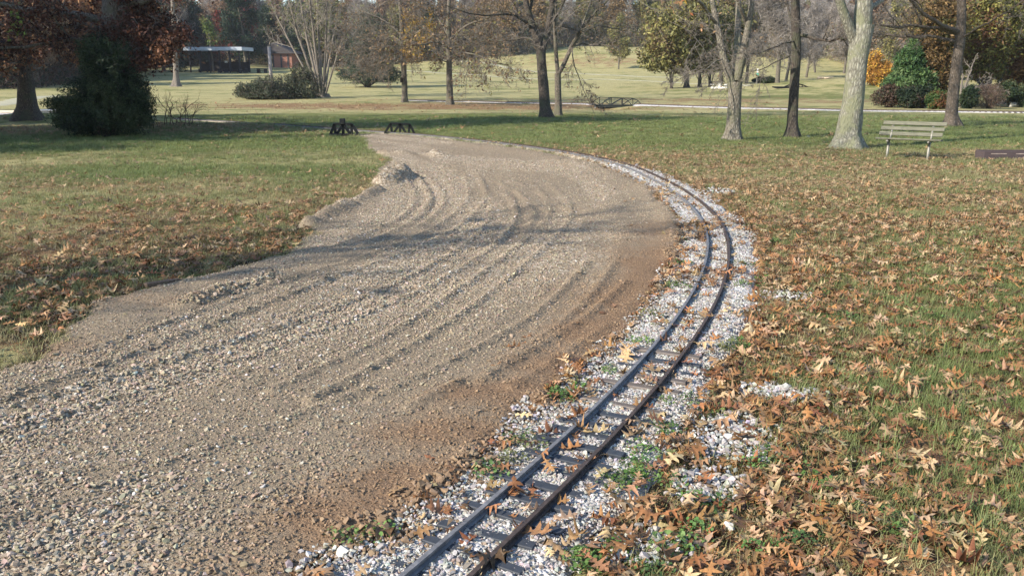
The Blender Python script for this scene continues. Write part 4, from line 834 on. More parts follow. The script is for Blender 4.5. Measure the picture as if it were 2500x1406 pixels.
for bx, by, w, el, col, lab in [(1639, 217, 6, [(1625, 110, 60, 50), (1605, 150, 42, 26), (1640, 60, 60, 50)], LF_OLIVE, "thin dark trunk, leftmost of the leafy cluster by the picnic table"),
                            (1676, 215, 13, [(1680, 100, 55, 60), (1660, 155, 44, 24), (1690, 40, 70, 60)], LF_OLIVE, "stout brown trunk in the leafy cluster left of the picnic table"),
                            (1708, 213, 9, [(1712, 110, 44, 50), (1716, 158, 40, 18)], LF_OLIVE+[(.3, .3, .08)], "middle dark trunk of the leafy cluster, third from its left"),
                            (1733, 213, 7, [(1745, 115, 40, 46), (1748, 162, 30, 14), (1750, 60, 50, 40)], LF_OLIVE, "slim trunk immediately left of the picnic table"),
                            (1760, 206, 9, [(1775, 95, 44, 55), (1795, 150, 30, 22), (1790, 40, 50, 40)], [(.09, .10, .04), (.16, .15, .05), (.12, .08, .04)], "leaning trunk rising behind the picnic table")]:
    g = G(bx, by); m = g[1]/F_PX
    th = mass("leafy_tree", lab, "tree", (bx, by), el, 7000, .22, col, cl=1.6, gap=.3, stems_=0, group=GRP, shell=.35, mat=B_DARK)
    P, R = resamp([np.array([g[0], g[1], g[2]-.1]), np.array([g[0], g[1], g[2]+.3]), AT(bx, by-45, g[1]), AT(el[0][0], el[0][1], g[1])], [w*m*.8, w*m*.5, w*m*.42, w*m*.2], 12); V, F = tubes(P[None], R[None], 9)
    link("trunk", mesh_np("trunk", V-g, F, [B_DARK], smooth=True), th)
mass("golden_bush", "bright golden-yellow bush beyond the pale trunk", "shrub", (2140, 210), [(2142, 184, 29, 24), (2130, 160, 20, 20), (2158, 172, 18, 20), (2138, 138, 16, 14)], 4200, .13, [(.46, .28, .05), (.58, .37, .06), (.40, .21, .05)], cl=1.0, gap=.22)
mass("evergreen_tree", "rounded bright green evergreen right of the golden bush", "tree", (2228, 262), [(2215, 203, 52, 22), (2226, 178, 44, 22), (2218, 152, 34, 22), (2226, 128, 24, 20), (2195, 190, 22, 14), (2258, 200, 30, 36), (2228, 108, 12, 14)], 15000, .13, [(.04, .085, .03), (.075, .135, .045), (.13, .19, .07)], asp=.3, cl=.9, gap=.08, stems_=10)
mass("hedge_shrub", "reddish-brown clipped shrub at the left end of the dark hedge", "shrub", (2172, 263), [(2170, 236, 33, 26), (2185, 230, 30, 24)], 8000, .07, [(.12, .075, .055), (.09, .06, .042), (.07, .075, .04)], cl=.8)
mass("hedge_shrub", "dark green shadowy shrub between the reddish shrub and the slim brown trunk", "shrub", (2232, 265), [(2228, 240, 32, 26), (2252, 238, 24, 28)], 8000, .07, [(.02, .035, .018), (.035, .05, .025), (.05, .035, .025)], cl=.8)
mass("hedge_shrub", "small round shrub with orange-red tips left of the brown trunk behind the bench", "shrub", (2290, 267), [(2290, 246, 25, 22)], 5000, .06, [(.06, .11, .03), (.09, .13, .035), (.19, .09, .04)], cl=.5)
mass("hedge_shrub", "dark evergreen shrub just right of the trunk behind the bench", "shrub", (2368, 266), [(2366, 240, 22, 28)], 5000, .06, [(.022, .04, .018), (.045, .065, .028)], cl=.6)
mass("hedge_shrub", "brown twiggy weeping shrub near the right edge", "shrub", (2412, 266), [(2412, 238, 34, 30)], 6000, .07, [(.13, .085, .06), (.17, .12, .09), (.09, .055, .04)], asp=.12, cl=.8, droop=1.0)
mass("hedge_shrub", "dark green bank of shrubs under the yellow-brown trees at the right edge", "shrub", (2470, 262), [(2455, 225, 40, 24), (2500, 240, 34, 26)], 8000, .08, [(.03, .05, .022), (.06, .08, .035), (.13, .12, .05)], cl=.9)
tree("bare_bush_tree", "small pale bare branching tree right of the trunk behind the bench", "tree", (2345, 264), [(2345, 250, 8), (2346, 240, 7)], [[(2346, 240, 5), (2375, 215, 4, .5), (2410, 205, 3, 1)], [(2346, 240, 5), (2360, 200, 4, 0), (2375, 160, 3, 0)], [(2345, 240, 5), (2350, 190, 4, 1), (2345, 150, 3, 1)], [(2346, 235, 4), (2385, 225, 3, -.5), (2430, 222, 2, -1)]], B_PALE, B_TWIGP, ext=.5, c=(8, 6, 5, 0), flare=1.1, rmin=.01)
AUT = [(.07, .075, .025), (.13, .13, .04), (.24, .22, .06), (.12, .07, .035), (.18, .09, .045)]
for bx, by, el, col, lab, nn in [(2300, 262, [(2290, 130, 44, 60), (2300, 60, 60, 60), (2285, 190, 34, 40)], [(.12, .08, .035), (.19, .12, .05), (.09, .085, .03)], "rust-brown leafy tree right of the green evergreen", 15000),
                             (2420, 258, [(2400, 110, 66, 56), (2430, 40, 80, 66), (2400, 165, 50, 30)], AUT, "olive and yellow leafy tree filling the upper right corner", 20000),
                             (2500, 256, [(2490, 170, 54, 46), (2510, 100, 70, 70), (2480, 210, 36, 18)], [(.14, .07, .035), (.2, .11, .04), (.25, .2, .06)], "russet tree cut off by the right edge", 16000),
                             (2250, 225, [(2260, 60, 60, 50), (2320, 20, 80, 60)], [(.17, .14, .05), (.12, .08, .04), (.25, .2, .08)], "thin brownish tree behind the evergreen top", 9000)]:
    g = G(bx, by); m = g[1]/F_PX
    th = mass("autumn_tree", lab, "tree", (bx, by), el, nn, .12, col, cl=1.3, gap=.2, stems_=9, stemr=.12, shell=.3, mat=B_DARK)
# rounded bushes by the far sign, logs
mass("round_bush", "dark clipped bush in front of the white and green sign, left one", "shrub", (1858, 203), [(1857, 197, 15, 7)], 2500, .2, [(.03, .045, .02), (.045, .065, .03)], cl=2)
mass("round_bush", "dark clipped bush in front of the white and green sign, right one", "shrub", (1878, 204), [(1877, 198, 13, 7)], 2500, .2, [(.03, .045, .02), (.045, .065, .03)], cl=2)
# ------------------------------------------------------------------ background wood: individual trees, a few kinds copied
def proto(kind, seed):
    H = 13.0; o = np.zeros(3)
    trunk = np.array([[0, 0, -.5], [0, 0, 0.3], [rng.normal(0, .2), 0, H*.3], [rng.normal(0, .4), rng.normal(0, .3), H*.6], [rng.normal(0, .5), rng.normal(0, .4), H*.92]]); rad = [.3, .24, .19, .13, .04]
    P, R = resamp(trunk, rad, 12, .03); P = P[None]; R = R[None]
    con = kind == 'pine'
    b1 = spawn(P, R, 34 if con else 26, .16 if not con else .12, 1, .42 if not con else .3, 1.3 if con else .75, 7, .12, .02 if con else -.04, .45, rmin=.03, lens=np.array([H*.95]))
    b2 = spawn(b1[0], b1[1], 8, .15, 1, .5, .75, 5, .2, 0, .6, rmin=.022)
    b3 = spawn(b2[0], b2[1], 6 if kind == 'bare' else 4, .1, 1, .55, .7, 4, .25, 0, .7, rmin=.016)
    V, F = tubes(P, R, 7); tm = mesh_np("trunk", V, F, [B_GREY], smooth=True)
    Vs = []; Fs = []; off = 0
    for (p, r), k in zip((b1, b2, b3), (4, 3, 3)):
        V, F = tubes(p, r, k); Vs.append(V); Fs.append(F+off); off += len(V)
    nt_ = sum(len(f) for f in Fs); cc = np.zeros((nt_, 3)); mi = np.zeros(nt_, int)
    cols = {'bare': [(.28, .25, .22), (.21, .185, .16), (.36, .32, .28)], 'brown': [(.22, .145, .09), (.30, .2, .125), (.16, .105, .07)], 'olive': LF_OLIVE, 'pine': [(.025, .045, .025), (.04, .065, .035)], 'stark': LF_BROWN, 'gold': [(.28, .19, .08), (.22, .145, .07), (.18, .13, .06)], 'red': [(.3, .05, .04), (.2, .05, .035), (.14, .05, .03)]}[kind]
    nl = {'bare': 6500, 'brown': 7500, 'olive': 7500, 'pine': 11000, 'gold': 7000, 'red': 6500, 'stark': 60}[kind]
    C = on_twigs(b3[0], nl); V, F, lc = cards(C, {'pine': .3, 'bare': .5}.get(kind, .24), palc(C, cols, cl=1.6), {'pine': .2, 'bare': .05}.get(kind, .45), .2, .3)
    Vs.append(V); Fs.append(F+off); cc = np.concatenate([cc, lc]); mi = np.concatenate([mi, np.ones(len(F), int)])
    cm = mesh_np("crown", np.concatenate(Vs), np.concatenate(Fs), [B_TWIG, M_TLEAF], mi=mi, col={'col': ('FACE', cc)}); return tm, cm
PR = {k: [proto(k, i) for i in range(2)] for k in ('bare', 'brown', 'olive', 'pine', 'gold', 'red', 'stark')}
LAB = {'bare': "leafless grey tree in the woods behind the field", 'brown': "tree with withered brown leaves in the woods behind the field", 'olive': "dull olive-green tree in the woods behind the field", 'pine': "dark evergreen in the woods behind the field", 'gold': "tree with dull gold leaves in the woods behind the field", 'red': "dark red-leaved tree in the woods behind the shelter"}
SECT = [(430, "at the far left behind the cedar"), (640, "behind the white-edged shelter"), (860, "behind the fan of pale stems"), (1050, "behind the left drooping oak"), (1240, "behind the right drooping oak"), (1450, "behind the close pair of dark trunks"), (1600, "above the far grassy rise"), (1800, "behind the leafy cluster by the picnic table"), (1950, "behind the far sign and clipped bushes"), (2110, "left of the pale lichen trunk"), (9999, "behind the golden bush and evergreen")]
KNAME = {'bare': ("leafless grey tree", "leafless grey trees"), 'brown': ("withered brown-leaved tree", "withered brown-leaved trees"), 'olive': ("dull olive-green tree", "dull olive-green trees"), 'pine': ("dark evergreen tree", "dark evergreen trees"), 'gold': ("dull gold-leaved tree", "dull gold-leaved trees"), 'red': ("dark red-leaved tree", "dark red-leaved trees")}
def wood_tree(kind, x, y, sc, lab=None, grp=None):
    if lab is None:
        dep = y*math.cos(PITCH)+EYE*math.sin(PITCH); px = 1250+F_PX*x/dep; sx = next(b for a, b in SECT if px < a); deep = y > edgeY(px)+28
        tail = ("deep in the woods " if deep else "at the wood's edge ")+sx; lab = KNAME[kind][0]+" "+tail; grp = KNAME[kind][1]+" "+tail
    tm, cm = PR[kind][rng.integers(2)]; o = thing("woodland_tree", lab or LAB[kind], "tree", (x, y, float(terr(x, y))), rng.uniform(0, 6.28), grp or LAB[kind].replace("tree", "trees").replace("evergreen", "evergreens")); o.scale = (sc*rng.uniform(.9, 1.2),)*2+(sc,)
    link("trunk", tm, o); link("crown", cm, o)
def edgeY(px): return np.interp(px, [-200, 100, 300, 450, 620, 860, 900, 1100, 1300, 1450, 1640, 1700, 1900, 1960, 2120, 2200, 2700], [100, 105, 128, 188, 192, 196, 194, 198, 206, 228, 232, 206, 198, 205, 170, 125, 110])
def wood_kind(px):
    if px < 640: w = dict(bare=.12, brown=.28, olive=.12, pine=.3, gold=.04, red=.14)
    elif px < 1000: w = dict(bare=.27, brown=.23, olive=.2, pine=.17, gold=.12, red=.01)
    elif px < 1700: w = dict(bare=.27, brown=.27, olive=.2, pine=.05, gold=.19, red=.02)
    else: w = dict(bare=.58, brown=.18, olive=.11, pine=.01, gold=.12, red=.0)
    return rng.choice(list(w), p=np.array(list(w.values()))/sum(w.values()))
cnt = 0
for ring, (d0_, d1_, N_) in enumerate([(0, 10, 70), (10, 32, 95), (32, 75, 80), (75, 150, 22)]):
    pxs = np.linspace(-250, 2750, N_)+rng.normal(0, 16, N_)
    for px in pxs:
        Y = float(edgeY(px)+rng.uniform(d0_, d1_)); x = (px-1250)/F_PX*Y*1.0
        wood_tree(wood_kind(px), x, Y, rng.uniform(.8, 1.15)*(1.0 if ring < 2 else 1.1)); cnt += 1
# brush growing under the wood, one mass nobody could count
def brush(name, label, n, x0, x1, back, hmax, size, cols):
    px = rng.uniform(x0, x1, n); Y = edgeY(px)+rng.uniform(-1, 1, n)*2+back*rng.random(n)**1.5; x = (px-1250)/F_PX*Y
    hm = hmax*(.55+.9*np.clip(vn(x/7, Y/7, 811)+.5+vn(x/2, Y/2, 812)*.5, 0, 1)); z = terr(x, Y)+hm*rng.random(n)**1.3
    C = np.c_[x, Y, z]; V, F, cc = cards(C, size, palc(C, cols, cl=4), .22, 0, .1)
    o = link(name, mesh_np(name, V, F, [M_TLEAF], col={'col': ('FACE', cc)})); tag(o, label, 'undergrowth', kind='stuff')
BR = [(.25, .20, .14), (.19, .16, .11), (.32, .27, .19), (.22, .22, .10), (.30, .19, .10), (.17, .17, .09)]
brush("undergrowth", "tangled grey-brown brush filling the foot of the woods behind the field", 150000, 560, 2150, 90, 6.5, .4, BR)
brush("undergrowth", "dark brush and saplings under the trees at the left edge of the park", 70000, -150, 620, 70, 6, .3, [(.05, .04, .03), (.08, .05, .035), (.04, .05, .028), (.10, .06, .04)])
# single far trees one can tell apart in front of the wood
for px, py, k, s, lab in [(1822, 205, 'bare', .95, "grey trunk left of the far sign"), (1898, 203, 'bare', 1.0, "leaning bare tree right of the clipped bushes"), (1968, 190, 'bare', .8, "bare tree on the green slope right of the slim dark trunk"), (1918, 198, 'bare', .8, "bare tree just left of the slim dark trunk, far off"), (1990, 178, 'bare', .8, "small bare tree at the top of the green slope"), (1510, 170, 'olive', .7, "low olive tree at the right of the far grassy rise"), (2060, 180, 'bare', .8, "far bare tree seen just left of the pale trunk"),
                          (600, 165, 'pine', 1.25, "tall dark pine between the shelter and the brick building"), (560, 160, 'red', .8, "small red tree showing above the shelter roof"), (100, 196, 'gold', .8, "yellow-brown tree seen right of the far left trunk"), (20, 205, 'brown', .8, "brown tree at the far left edge"), (330, 190, 'pine', .95, "dark pine behind the cedar, right side"), (190, 190, 'brown', .9, "brown tree behind the cedar, left side"), (400, 175, 'pine', 1.2, "dark pine left of the shelter")]:
    g = G(px, py); wood_tree(k, g[0], g[1], s, lab, "single trees in front of the woods")
# trees standing outside the picture to the left; their shadows cross the lawn and the gravel
for x, y, k, s, lab in [(-12.2, 1.4, 'stark', .7, "bare tree standing left of the camera"), (-27, 12.5, 'brown', .75, "brown-leaved tree left of the lawn"), (-33, 17, 'brown', .8, "broad brown tree at the left of the lawn"), (-38, 30, 'olive', .9, "olive tree beyond the left edge"), (-23.5, 23, 'brown', 1.4, "tall brown-leaved tree beyond the left edge near the lawn"), (-24.5, 19.5, 'pine', 1.0, "dark evergreen beyond the left edge, nearest the lawn"), (-29, 24, 'pine', 1.1, "dark evergreen beyond the left edge, middle one"), (-35, 30, 'pine', 1.1, "dark evergreen beyond the left edge, farthest"), (-46, 45, 'brown', .9, "brown tree far beyond the left edge")]:
    wood_tree(k, x, y, s, lab, "trees just outside the left side of the picture")
# ------------------------------------------------------------------ bench
M_BW = mat_wood("mossy_bench_wood", (.08, .08, .058), (.20, .195, .14)); M_PIPE = simple("galvanised_pipe", (.25, .24, .205), .5, .15, 10, .1, .4)
a = G(2167, 384); b = G(2262, 391); mid = (a+b)/2; yaw = math.atan2(b[1]-a[1], b[0]-a[0])
yaw = max(-.55, min(yaw, 0)); bn = thing("park_bench", "weathered wooden slatted park bench on two pale metal posts right of the pale trunk", "bench", (mid[0], mid[1], float(terr(mid[0], mid[1]))), yaw)
st = thing("tmp", "x", "x"); bpy.data.objects.remove(st)
for s_ in (-1, 1):
    mb = MB(); x = .42*s_; mb.tube((x, 0, -.2), (x, .05, .40), .028); mb.tube((x, -.20, .385), (x, .26, .40), .024); mb.tube((x, .24, .40), (x, .53, .78), .02); mb.build("leg", M_PIPE, bn, True)
mb = MB()
for k in range(3): mb.box((0, -.15+k*.145, .435-k*.012), (1.34, .13, .035), Matrix.Rotation(-.085, 3, 'X'), .006)
mb.build("seat", M_BW, bn)
mb = MB()
for k, x in enumerate((-.02, .0, .03)):
    mb.box((x, .33+k*.07, .52+k*.115), (1.32, .03, .09), Matrix.Rotation(-.5, 3, 'X'), .005)
mb.build("backrest", M_BW, bn)
# dark timber box at the right edge
g = G(2400, 391); bx = thing("timber_trough", "long low dark brown timber trough with pale slots at the right edge", "trough", (g[0], g[1], g[2]), -.02)
M_DT = mat_wood("dark_stained_timber", (.05, .036, .036), (.09, .07, .07)); mb = MB(); Lh = 1.7
mb.box((Lh/2, 0, .09), (Lh, .03, .20), None, .004); mb.box((Lh/2, .36, .09), (Lh, .03, .20), None, .004); mb.box((.016, .18, .088), (.03, .326, .19)); mb.box((Lh-.016, .18, .088), (.03, .326, .19)); mb.box((Lh/2, .18, .13), (Lh-.07, .322, .02))
mb.build("box", M_DT, bx)
for x in (.32, .86, 1.38):
    mb = MB(); mb.box((x, -.0165, .135), (.34, .004, .018)); mb.build("slot", simple("pale_slot", (.3, .24, .2)), bx)
# reddish board beside the gravel
a = G(355, 708); b = G(438, 690); mb = MB(); mb.bar((a[0], a[1], a[2]+.03), (b[0], b[1], b[2]+.012), .05, .035, .006); tag(mb.build("board", mat_wood("red_brown_board", (.08, .055, .04), (.17, .12, .085))), "short reddish board lying at the left edge of the gravel", "board")
# ------------------------------------------------------------------ little truss bridges
M_STEEL = simple("dark_painted_steel", (.007, .009, .009), .8, .2, 10, .1); M_STEELG = simple("grey_green_steel", (.028, .033, .03), .6, .2, 10, .1)
def truss(Y, pts, chords, w, mat, name, parent, thick=1.0):
    mb = MB()
    for i, j in chords:
        mb.bar(AT(*pts[i], Y), AT(*pts[j], Y), w, w*.8)
    return mb.build(name, mat, parent)
Yb = G(840, 332)[1]
tb = thing("truss_bridge", "small black truss frame with a dark box on top, left one by the gravel bend", "bridge", tuple(G(840, 332)))
def rel(o, t): o.location = -Vector(t.location); return o
p1 = {'a': (807, 328), 'b': (817, 303), 'c': (859, 304), 'd': (874, 327), 'e': (819, 326), 'f': (858, 327), 'm': (838, 304), 'n': (838, 328), 'g': (823, 327), 'h': (855, 327)}
rel(truss(Yb, p1, [('a', 'b'), ('b', 'c'), ('c', 'd'), ('b', 'e'), ('c', 'f'), ('m', 'n'), ('m', 'g'), ('m', 'h')], .095, M_STEEL, "truss", tb), tb)
mb = MB(); A_ = AT(805, 329, Yb); B_ = AT(872, 331, Yb); mb.bar(A_, B_, .30, .08, .01); rel(mb.build("sill", simple("dark_brown_beam", (.045, .03, .028)), tb), tb)
mb = MB(); c_ = AT(836, 297, Yb); mb.box(c_, (.17, .12, .19), None, .01); rel(mb.build("box", M_STEEL, tb), tb)
Yc = Yb+1.0
tb2 = thing("truss_bridge", "small plain black truss frame without a box, right one by the gravel bend", "bridge", tuple(G(972, 325)))
p2 = {'a': (940, 325), 'b': (954, 302), 'c': (1000, 304), 'd': (1012, 327), 'e': (957, 325), 'f': (998, 327), 'm': (977, 303), 'n': (977, 326), 'g': (961, 325), 'h': (992, 327)}
rel(truss(Yc, p2, [('a', 'b'), ('b', 'c'), ('c', 'd'), ('b', 'e'), ('c', 'f'), ('m', 'n'), ('m', 'g'), ('m', 'h')], .085, M_STEEL, "truss", tb2), tb2)
mb = MB(); mb.bar(AT(938, 327, Yc), AT(1014, 330, Yc), .10, .08); rel(mb.build("sill", M_STEEL, tb2), tb2)
Yd = G(1490, 266)[1]; br = thing("footbridge", "grey-green arched truss bridge over a dark culvert in the middle distance", "bridge", tuple(G(1490, 262)))
q1 = {'a': (1444, 257), 'a2': (1451, 246), 'b': (1464, 238), 'c': (1493, 239), 'd': (1520, 240), 'f': (1533, 246), 'e': (1542, 257), 'b0': (1464, 256), 'c0': (1493, 256), 'd0': (1520, 257), 'x1': (1477, 246), 'x2': (1468, 256)}
ch = [('a', 'a2'), ('a2', 'b'), ('b', 'c'), ('c', 'd'), ('d', 'f'), ('f', 'e'), ('b', 'b0'), ('c', 'c0'), ('d', 'd0'), ('b0', 'c'), ('b', 'c0') if False else ('c0', 'd'), ('d0', 'f'), ('a', 'e'), ('a2', 'b0')]
rel(truss(Yd, q1, ch, .06, M_STEELG, "truss", br), br)
q2 = {k: (v[0]+25, v[1]+.5) for k, v in q1.items()}; rel(truss(Yd+1.3, q2, ch, .06, M_STEELG, "truss", br), br)
mb = MB(); c1 = AT(1493, 258, Yd); mb.box((c1[0]+.35, Yd+.65, c1[2]-.06), (98*Yd/F_PX, 1.3, .16)); rel(mb.build("deck", M_STEELG, br), br)
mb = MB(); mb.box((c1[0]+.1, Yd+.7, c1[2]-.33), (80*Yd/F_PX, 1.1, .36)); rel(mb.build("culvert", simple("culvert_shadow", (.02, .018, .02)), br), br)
for i, (px, py) in enumerate([(1455, 265), (1462, 267), (1470, 266)]):
    g = G(px, py); me = stone_mesh(50+i, .8); me.materials.clear(); me.materials.append(simple("boulder_%d" % i, (.4, .38, .34))); o = link("boulder", me, loc=tuple(g)); o.scale = (.3, .28, .28); tag(o, ["left", "middle", "right"][i]+" of the three small pale stones below the arched bridge", "stone")
# far footbridge behind slim trunk
Ye = G(1942, 215)[1]; fb = thing("footbridge", "low dark arched footbridge half hidden behind the dark slim trunk", "bridge", tuple(G(1942, 213)))
arc_ = [(1912+62*t, 214-9*math.sin(math.pi*t)) for t in np.linspace(0, 1, 9)]
for dy in (0, 1.6):
    mb = MB()
    for i in range(8): mb.bar(AT(*arc_[i], Ye+dy), AT(*arc_[i+1], Ye+dy), .1)
    for i in range(1, 8): mb.bar(AT(*arc_[i], Ye+dy), AT(arc_[i][0], 214, Ye+dy), .07)
    rel(mb.build("railing", M_STEEL, fb), fb)
mb = MB(); c1 = AT(1942, 213.5, Ye); mb.box((c1[0], Ye+.8, c1[2]-.1), (3.6, 1.6, .3)); rel(mb.build("deck", M_STEEL, fb), fb)
# ------------------------------------------------------------------ shelter, brick building, pole, sign, table, cyclist
def box_thing(name, mat, parent, c, d, rot=None): mb = MB(); mb.box(c, d, rot); return mb.build(name, mat, parent)
g = G(524, 179); s1 = thing("picnic_shelter", "open dark picnic shelter with a long white roof edge behind the far left lawn", "shelter", tuple(g), -.05)
W_ = 132*g[1]/F_PX; Hs = 54*g[1]/F_PX; M_WH = simple("white_fascia", (.42, .46, .50), .5, .1, 2, .05); M_RF = simple("dark_shingle", (.07, .062, .06)); M_PO = simple("dark_post", (.035, .03, .03))
mb = MB()
for yy in (0, 6.0): mb.box((0, yy, Hs+.1), (W_+.6, .12, .62))
for xx in (-1, 1): mb.box((xx*(W_/2+.24), 3.0, Hs+.1), (.12, 5.86, .60))
mb.build("fascia", M_WH, s1)
box_thing("roof", M_RF, s1, (0, 3.0, Hs+.42), (W_+.3, 5.8, .2))
for i in range(6):
    for yy in (.5, 5.5): box_thing("post", M_PO, s1, (-W_/2+.5+i*(W_-1)/5, yy, Hs/2-.2), (.22, .22, Hs+.4))
box_thing("back_wall", simple("dark_brown_boards", (.035, .028, .025)), s1, (0, 5.9, .9), (W_-1, .15, 2.2))
box_thing("notice", simple("white_board", (.8, .8, .78)), s1, (1.0, 3.4, 2.0), (.55, .05, .35))
for i in range(4):
    g2 = np.array(g)+np.array([-W_/2+2.2+i*3.6, 2.5, 0]); t = thing("picnic_table", "dark picnic table under the shelter, number %s from the left" % ["one", "two", "three", "four"][i], "table", tuple(g2), rng.normal(0, .2), "picnic tables under the far shelter")
    box_thing("top", M_PO, t, (0, 0, .75), (1.8, .75, .06))
    for yy in (-.65, .65): box_thing("bench_seat", M_PO, t, (0, yy, .45), (1.8, .28, .05))
    for xx in (-.7, .7): box_thing("leg", M_PO, t, (xx, 0, .36), (.1, 1.2, .72))
g = G(690, 166); b2 = thing("brick_building", "small red-brown brick building with dark roof behind the bare stems", "building", tuple(g), -.04); k = g[1]/F_PX
M_BR = simple("red_brick", (.30, .145, .10), .9, .15, 6)
box_thing("wall", M_BR, b2, (0, 2.5, 1.3), (46*k, 5, 2.6+.4))
for x in (-21, -2, 14): box_thing("pilaster", M_RF, b2, (x*k, -.06, 1.2), (.28, .12, 2.7))
mb = MB(); hw = 34*k
mb.poly([(-hw-2.5, -.6, 2.75), (hw, -.6, 2.75), (-.5-1, -.6, 4.9)], (0, 6.2, 0)); mb.build("roof", M_RF, b2)
g = G(663, 206); pl_ = thing("utility_pole", "pale grey post standing behind the low junipers", "pole", tuple(g)); k = g[1]/F_PX
mb = MB(); mb.tube((0, 0, -.3), (-.02, 0, 85*k), 4.6*k, 3.6*k); mb.build("post", simple("pale_grey_post", (.28, .25, .24), .9, .15, 3), pl_, True); mb = MB(); mb.tube((-.02, 0, 85*k), (-.02, 0, 86.5*k), 3.9*k); mb.build("cap", M_PIPE, pl_)
Yt = G(1755, 215)[1]; g = G(1756, 217); t = thing("picnic_table", "white picnic table under the leafy cluster beside the knotty tree", "table", tuple(g), 1.25); M_CONC = simple("white_concrete", (.62, .6, .54))
box_thing("top", simple("brown_table_top", (.06, .045, .04)), t, (0, 0, .72), (1.7, .75, .07))
for yy in (-.68, .68): box_thing("bench_seat", M_CONC, t, (0, yy, .40), (1.6, .3, .12))
for xx in (-.6, .6):
    mb = MB(); mb.poly([(xx, -.8, 0), (xx, .8, 0), (xx, .8, .2), (xx, .25, .2), (xx, .15, .5), (xx, .3, .68), (xx, -.3, .68), (xx, -.15, .5), (xx, -.25, .2), (xx, -.8, .2)], (.12, 0, 0)); mb.build("leg", M_CONC, t)
Ys = G(1847, 204)[1]; g = G(1847, 206); sg = thing("sign", "tall white panel above a round green disc on a post beside the clipped bushes", "sign", tuple(g)); k = g[1]/F_PX
mb = MB(); mb.tube((0, 0, -.2), (0, 0, 34*k), .04); mb.build("post", M_PIPE, sg)
box_thing("panel", simple("white_sign", (.8, .78, .75), .5, .03), sg, (0, -.06, 31*k), (3.4*k, .04, 9*k))
mb = MB(); mb.tube((-.0, -.05, 22*k), (0, -.09, 22*k), 3.4*k, n=20); mb.build("disc", simple("green_sign", (.08, .42, .28), .5, .05), sg)
box_thing("band", simple("pale_green_band", (.4, .62, .52), .5, .03), sg, (0, -.1, 22*k), (4.2*k, .02, .9*k))
for px, lab in ((2012, "pale log lying on the green slope"),):
    g = G(px, 194); mb = MB(); mb.tube((g[0]-.7, g[1], g[2]+.12), (g[0]+.7, g[1]+.3, g[2]+.14), .13, .1); mb.tube((g[0]-.1, g[1]-.3, g[2]+.1), (g[0]+.9, g[1]-.2, g[2]+.22), .08, .06); tag(mb.build("log", simple("cut_wood", (.5, .4, .28)), None, True), lab, "log")
for px, py, sc, lab in ((1973, 336, .16, "small pale rock on the grass right of the dark slim trunk"), (2440, 255, 1.6, "large pale boulder among the shrubs at the right edge"), (2470, 262, 1.2, "smaller pale boulder under the shrubs at the right edge")):
    g = G(px, py); me = stone_mesh(int(px), .6); me.materials.clear(); me.materials.append(simple("rock_%d" % px, (.40, .38, .32), .9, .2, 3)); o = link("boulder", me, loc=(g[0], g[1], g[2]+sc*.12)); o.scale = (sc,)*3; tag(o, lab, "rock")
# bigger single stones near the track
for i, (px, py, sc, lab) in enumerate([(1930, 985, .09, "largest white stone in the leaves right of the track"), (1905, 1000, .07, "white stone next to the largest one in the leaves"), (1870, 955, .06, "white stone at the back of the group in the leaves"), (1515, 1240, .075, "angular cream stone near the rusty rail among leaves"), (1570, 1097, .05, "small white stone between the rail and the clover"), (840, 1375, .075, "big white stone at the bottom left of the ballast"), (870, 1350, .05, "grey stone at the bottom left of the ballast"), (1460, 1335, .06, "white stone in the clover at the bottom"), (1510, 1365, .085, "cream rock at the bottom between leaves"), (1745, 1185, .06, "white stone in the gravel patch right of the track"), (648, 858, .085, "flat tan stone on the gravel road"), (1780, 1290, .055, "pale stone near the bottom right of the gravel patch")]):
    g = G(px, py); me = stone_mesh(900+i, .7); me.materials.clear(); me.materials.append(simple("loose_stone_%d" % i, (.36, .3, .22) if px == 648 else (.55, .52, .45), .9, .15, 20)); o = link("loose_stone", me, loc=(g[0], g[1], g[2]+sc*.2)); o.scale = (sc, sc, sc); o.rotation_euler = (rng.normal(0, .3), rng.normal(0, .3), rng.uniform(0, 6)); tag(o, lab, "stone")
# cyclist
g = G(1880, 205); Yp = 185.0; g = np.array([(1880-1250)/F_PX*Yp, Yp, float(terr((1880-1250)/F_PX*Yp, Yp))])
pr = thing("bicycle", "far bicycle under the rider behind the clipped bushes", "bicycle", tuple(g), .9)
M_TY = simple("tyre_black", (.02, .02, .02))
for xx in (-.52, .52):
    mb = MB(); 
    for i in range(16):
        a_, b_ = i*math.pi/8, (i+1)*math.pi/8; mb.bar((xx+.33*math.cos(a_), 0, .34+.33*math.sin(a_)), (xx+.33*math.cos(b_), 0, .34+.33*math.sin(b_)), .05)
    mb.build("wheel", M_TY, pr)
mb = MB()
for a_, b_ in [((-.52, 0, .34), (-.12, 0, .82)), ((-.52, 0, .34), (0, 0, .32)), ((0, 0, .32), (-.15, 0, .85)), ((0, 0, .32), (.4, 0, .8)), ((-.12, 0, .8), (.4, 0, .84)), ((.4, 0, .95), (.52, 0, .34)), ((.4, -.25, 1.0), (.4, .25, 1.0))]: mb.bar(a_, b_, .04)
mb.build("frame", M_STEEL, pr); mb = MB(); mb.box((-.16, 0, .9), (.26, .14, .06)); mb.build("saddle", M_TY, pr)
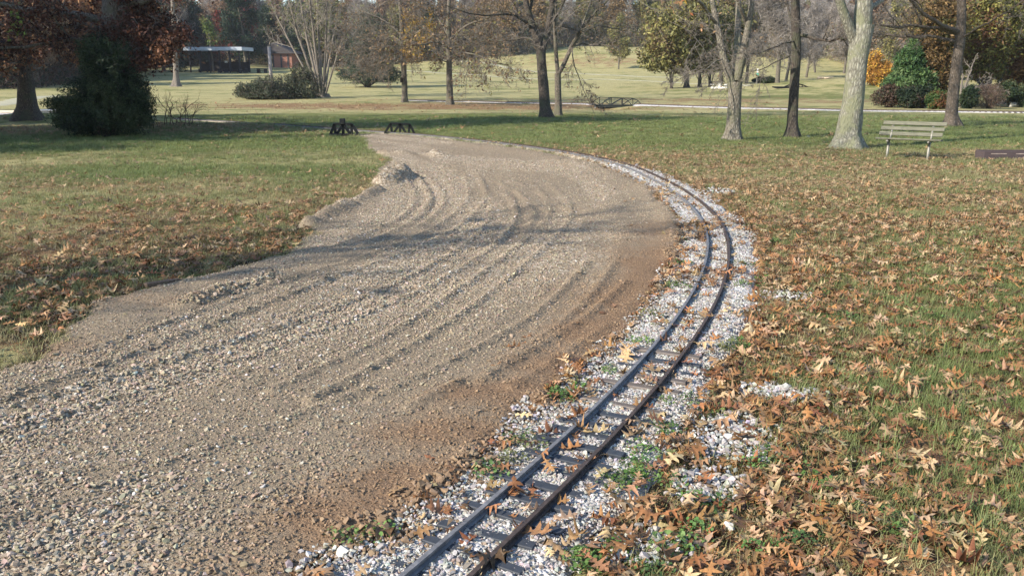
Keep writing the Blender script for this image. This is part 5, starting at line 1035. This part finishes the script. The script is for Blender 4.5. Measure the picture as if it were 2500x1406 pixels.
def skin_body(name, label, loc, rz, V, E, R, mat):
    me = bpy.data.meshes.new("person"); me.from_pydata(V, E, []); o = link(name, me); tag(o, label, "person"); o.location = loc; o.rotation_euler = (0, 0, rz)
    m_ = o.modifiers.new("skin", 'SKIN'); sv = me.skin_vertices[0].data
    for i, r in enumerate(R): sv[i].radius = (r, r)
    sv[0].use_root = True; s_ = o.modifiers.new("sub", 'SUBSURF'); s_.levels = 1; s_.render_levels = 1; me.materials.append(mat); return o
Vp = [(-.14, 0, .98), (0, 0, 1.2), (.14, 0, 1.42), (.20, 0, 1.52), (.24, 0, 1.64), (.27, 0, 1.74), (.13, .19, 1.4), (.30, .22, 1.18), (.41, .22, 1.02), (.13, -.19, 1.4), (.30, -.22, 1.18), (.41, -.22, 1.02), (-.1, .1, .93), (.2, .13, .75), (.06, .12, .32), (.17, .12, .28), (-.1, -.1, .93), (.14, -.13, .95), (.02, -.12, .58), (.13, -.12, .54)]
Ep = [(0, 1), (1, 2), (2, 3), (3, 4), (4, 5), (2, 6), (6, 7), (7, 8), (2, 9), (9, 10), (10, 11), (0, 12), (12, 13), (13, 14), (14, 15), (0, 16), (16, 17), (17, 18), (18, 19)]
Rp = [.15, .14, .16, .06, .10, .08, .06, .05, .04, .06, .05, .04, .09, .075, .05, .04, .09, .075, .05, .04]
skin_body("person", "far cyclist in a dark top with arms bent, behind the clipped bushes", tuple(g), .9, Vp, Ep, Rp, simple("dark_shirt", (.03, .03, .035)))

# ------------------------------------------------------------------ thin haze over the park
mh = bpy.data.materials.new("haze"); mh.use_nodes = True; t = mh.node_tree; t.nodes.clear(); out = t.nodes.new('ShaderNodeOutputMaterial')
pv = t.nodes.new('ShaderNodeVolumePrincipled'); pv.inputs['Color'].default_value = (.86, .9, .97, 1); pv.inputs['Density'].default_value = 0.0002; pv.inputs['Anisotropy'].default_value = 0.2
L(t, pv.outputs[0], out.inputs['Volume'])
mb = MB(); mb.box((0, 430, 38), (2400, 970, 86)); hz = mb.build("haze", mh); tag(hz, kind='stuff')
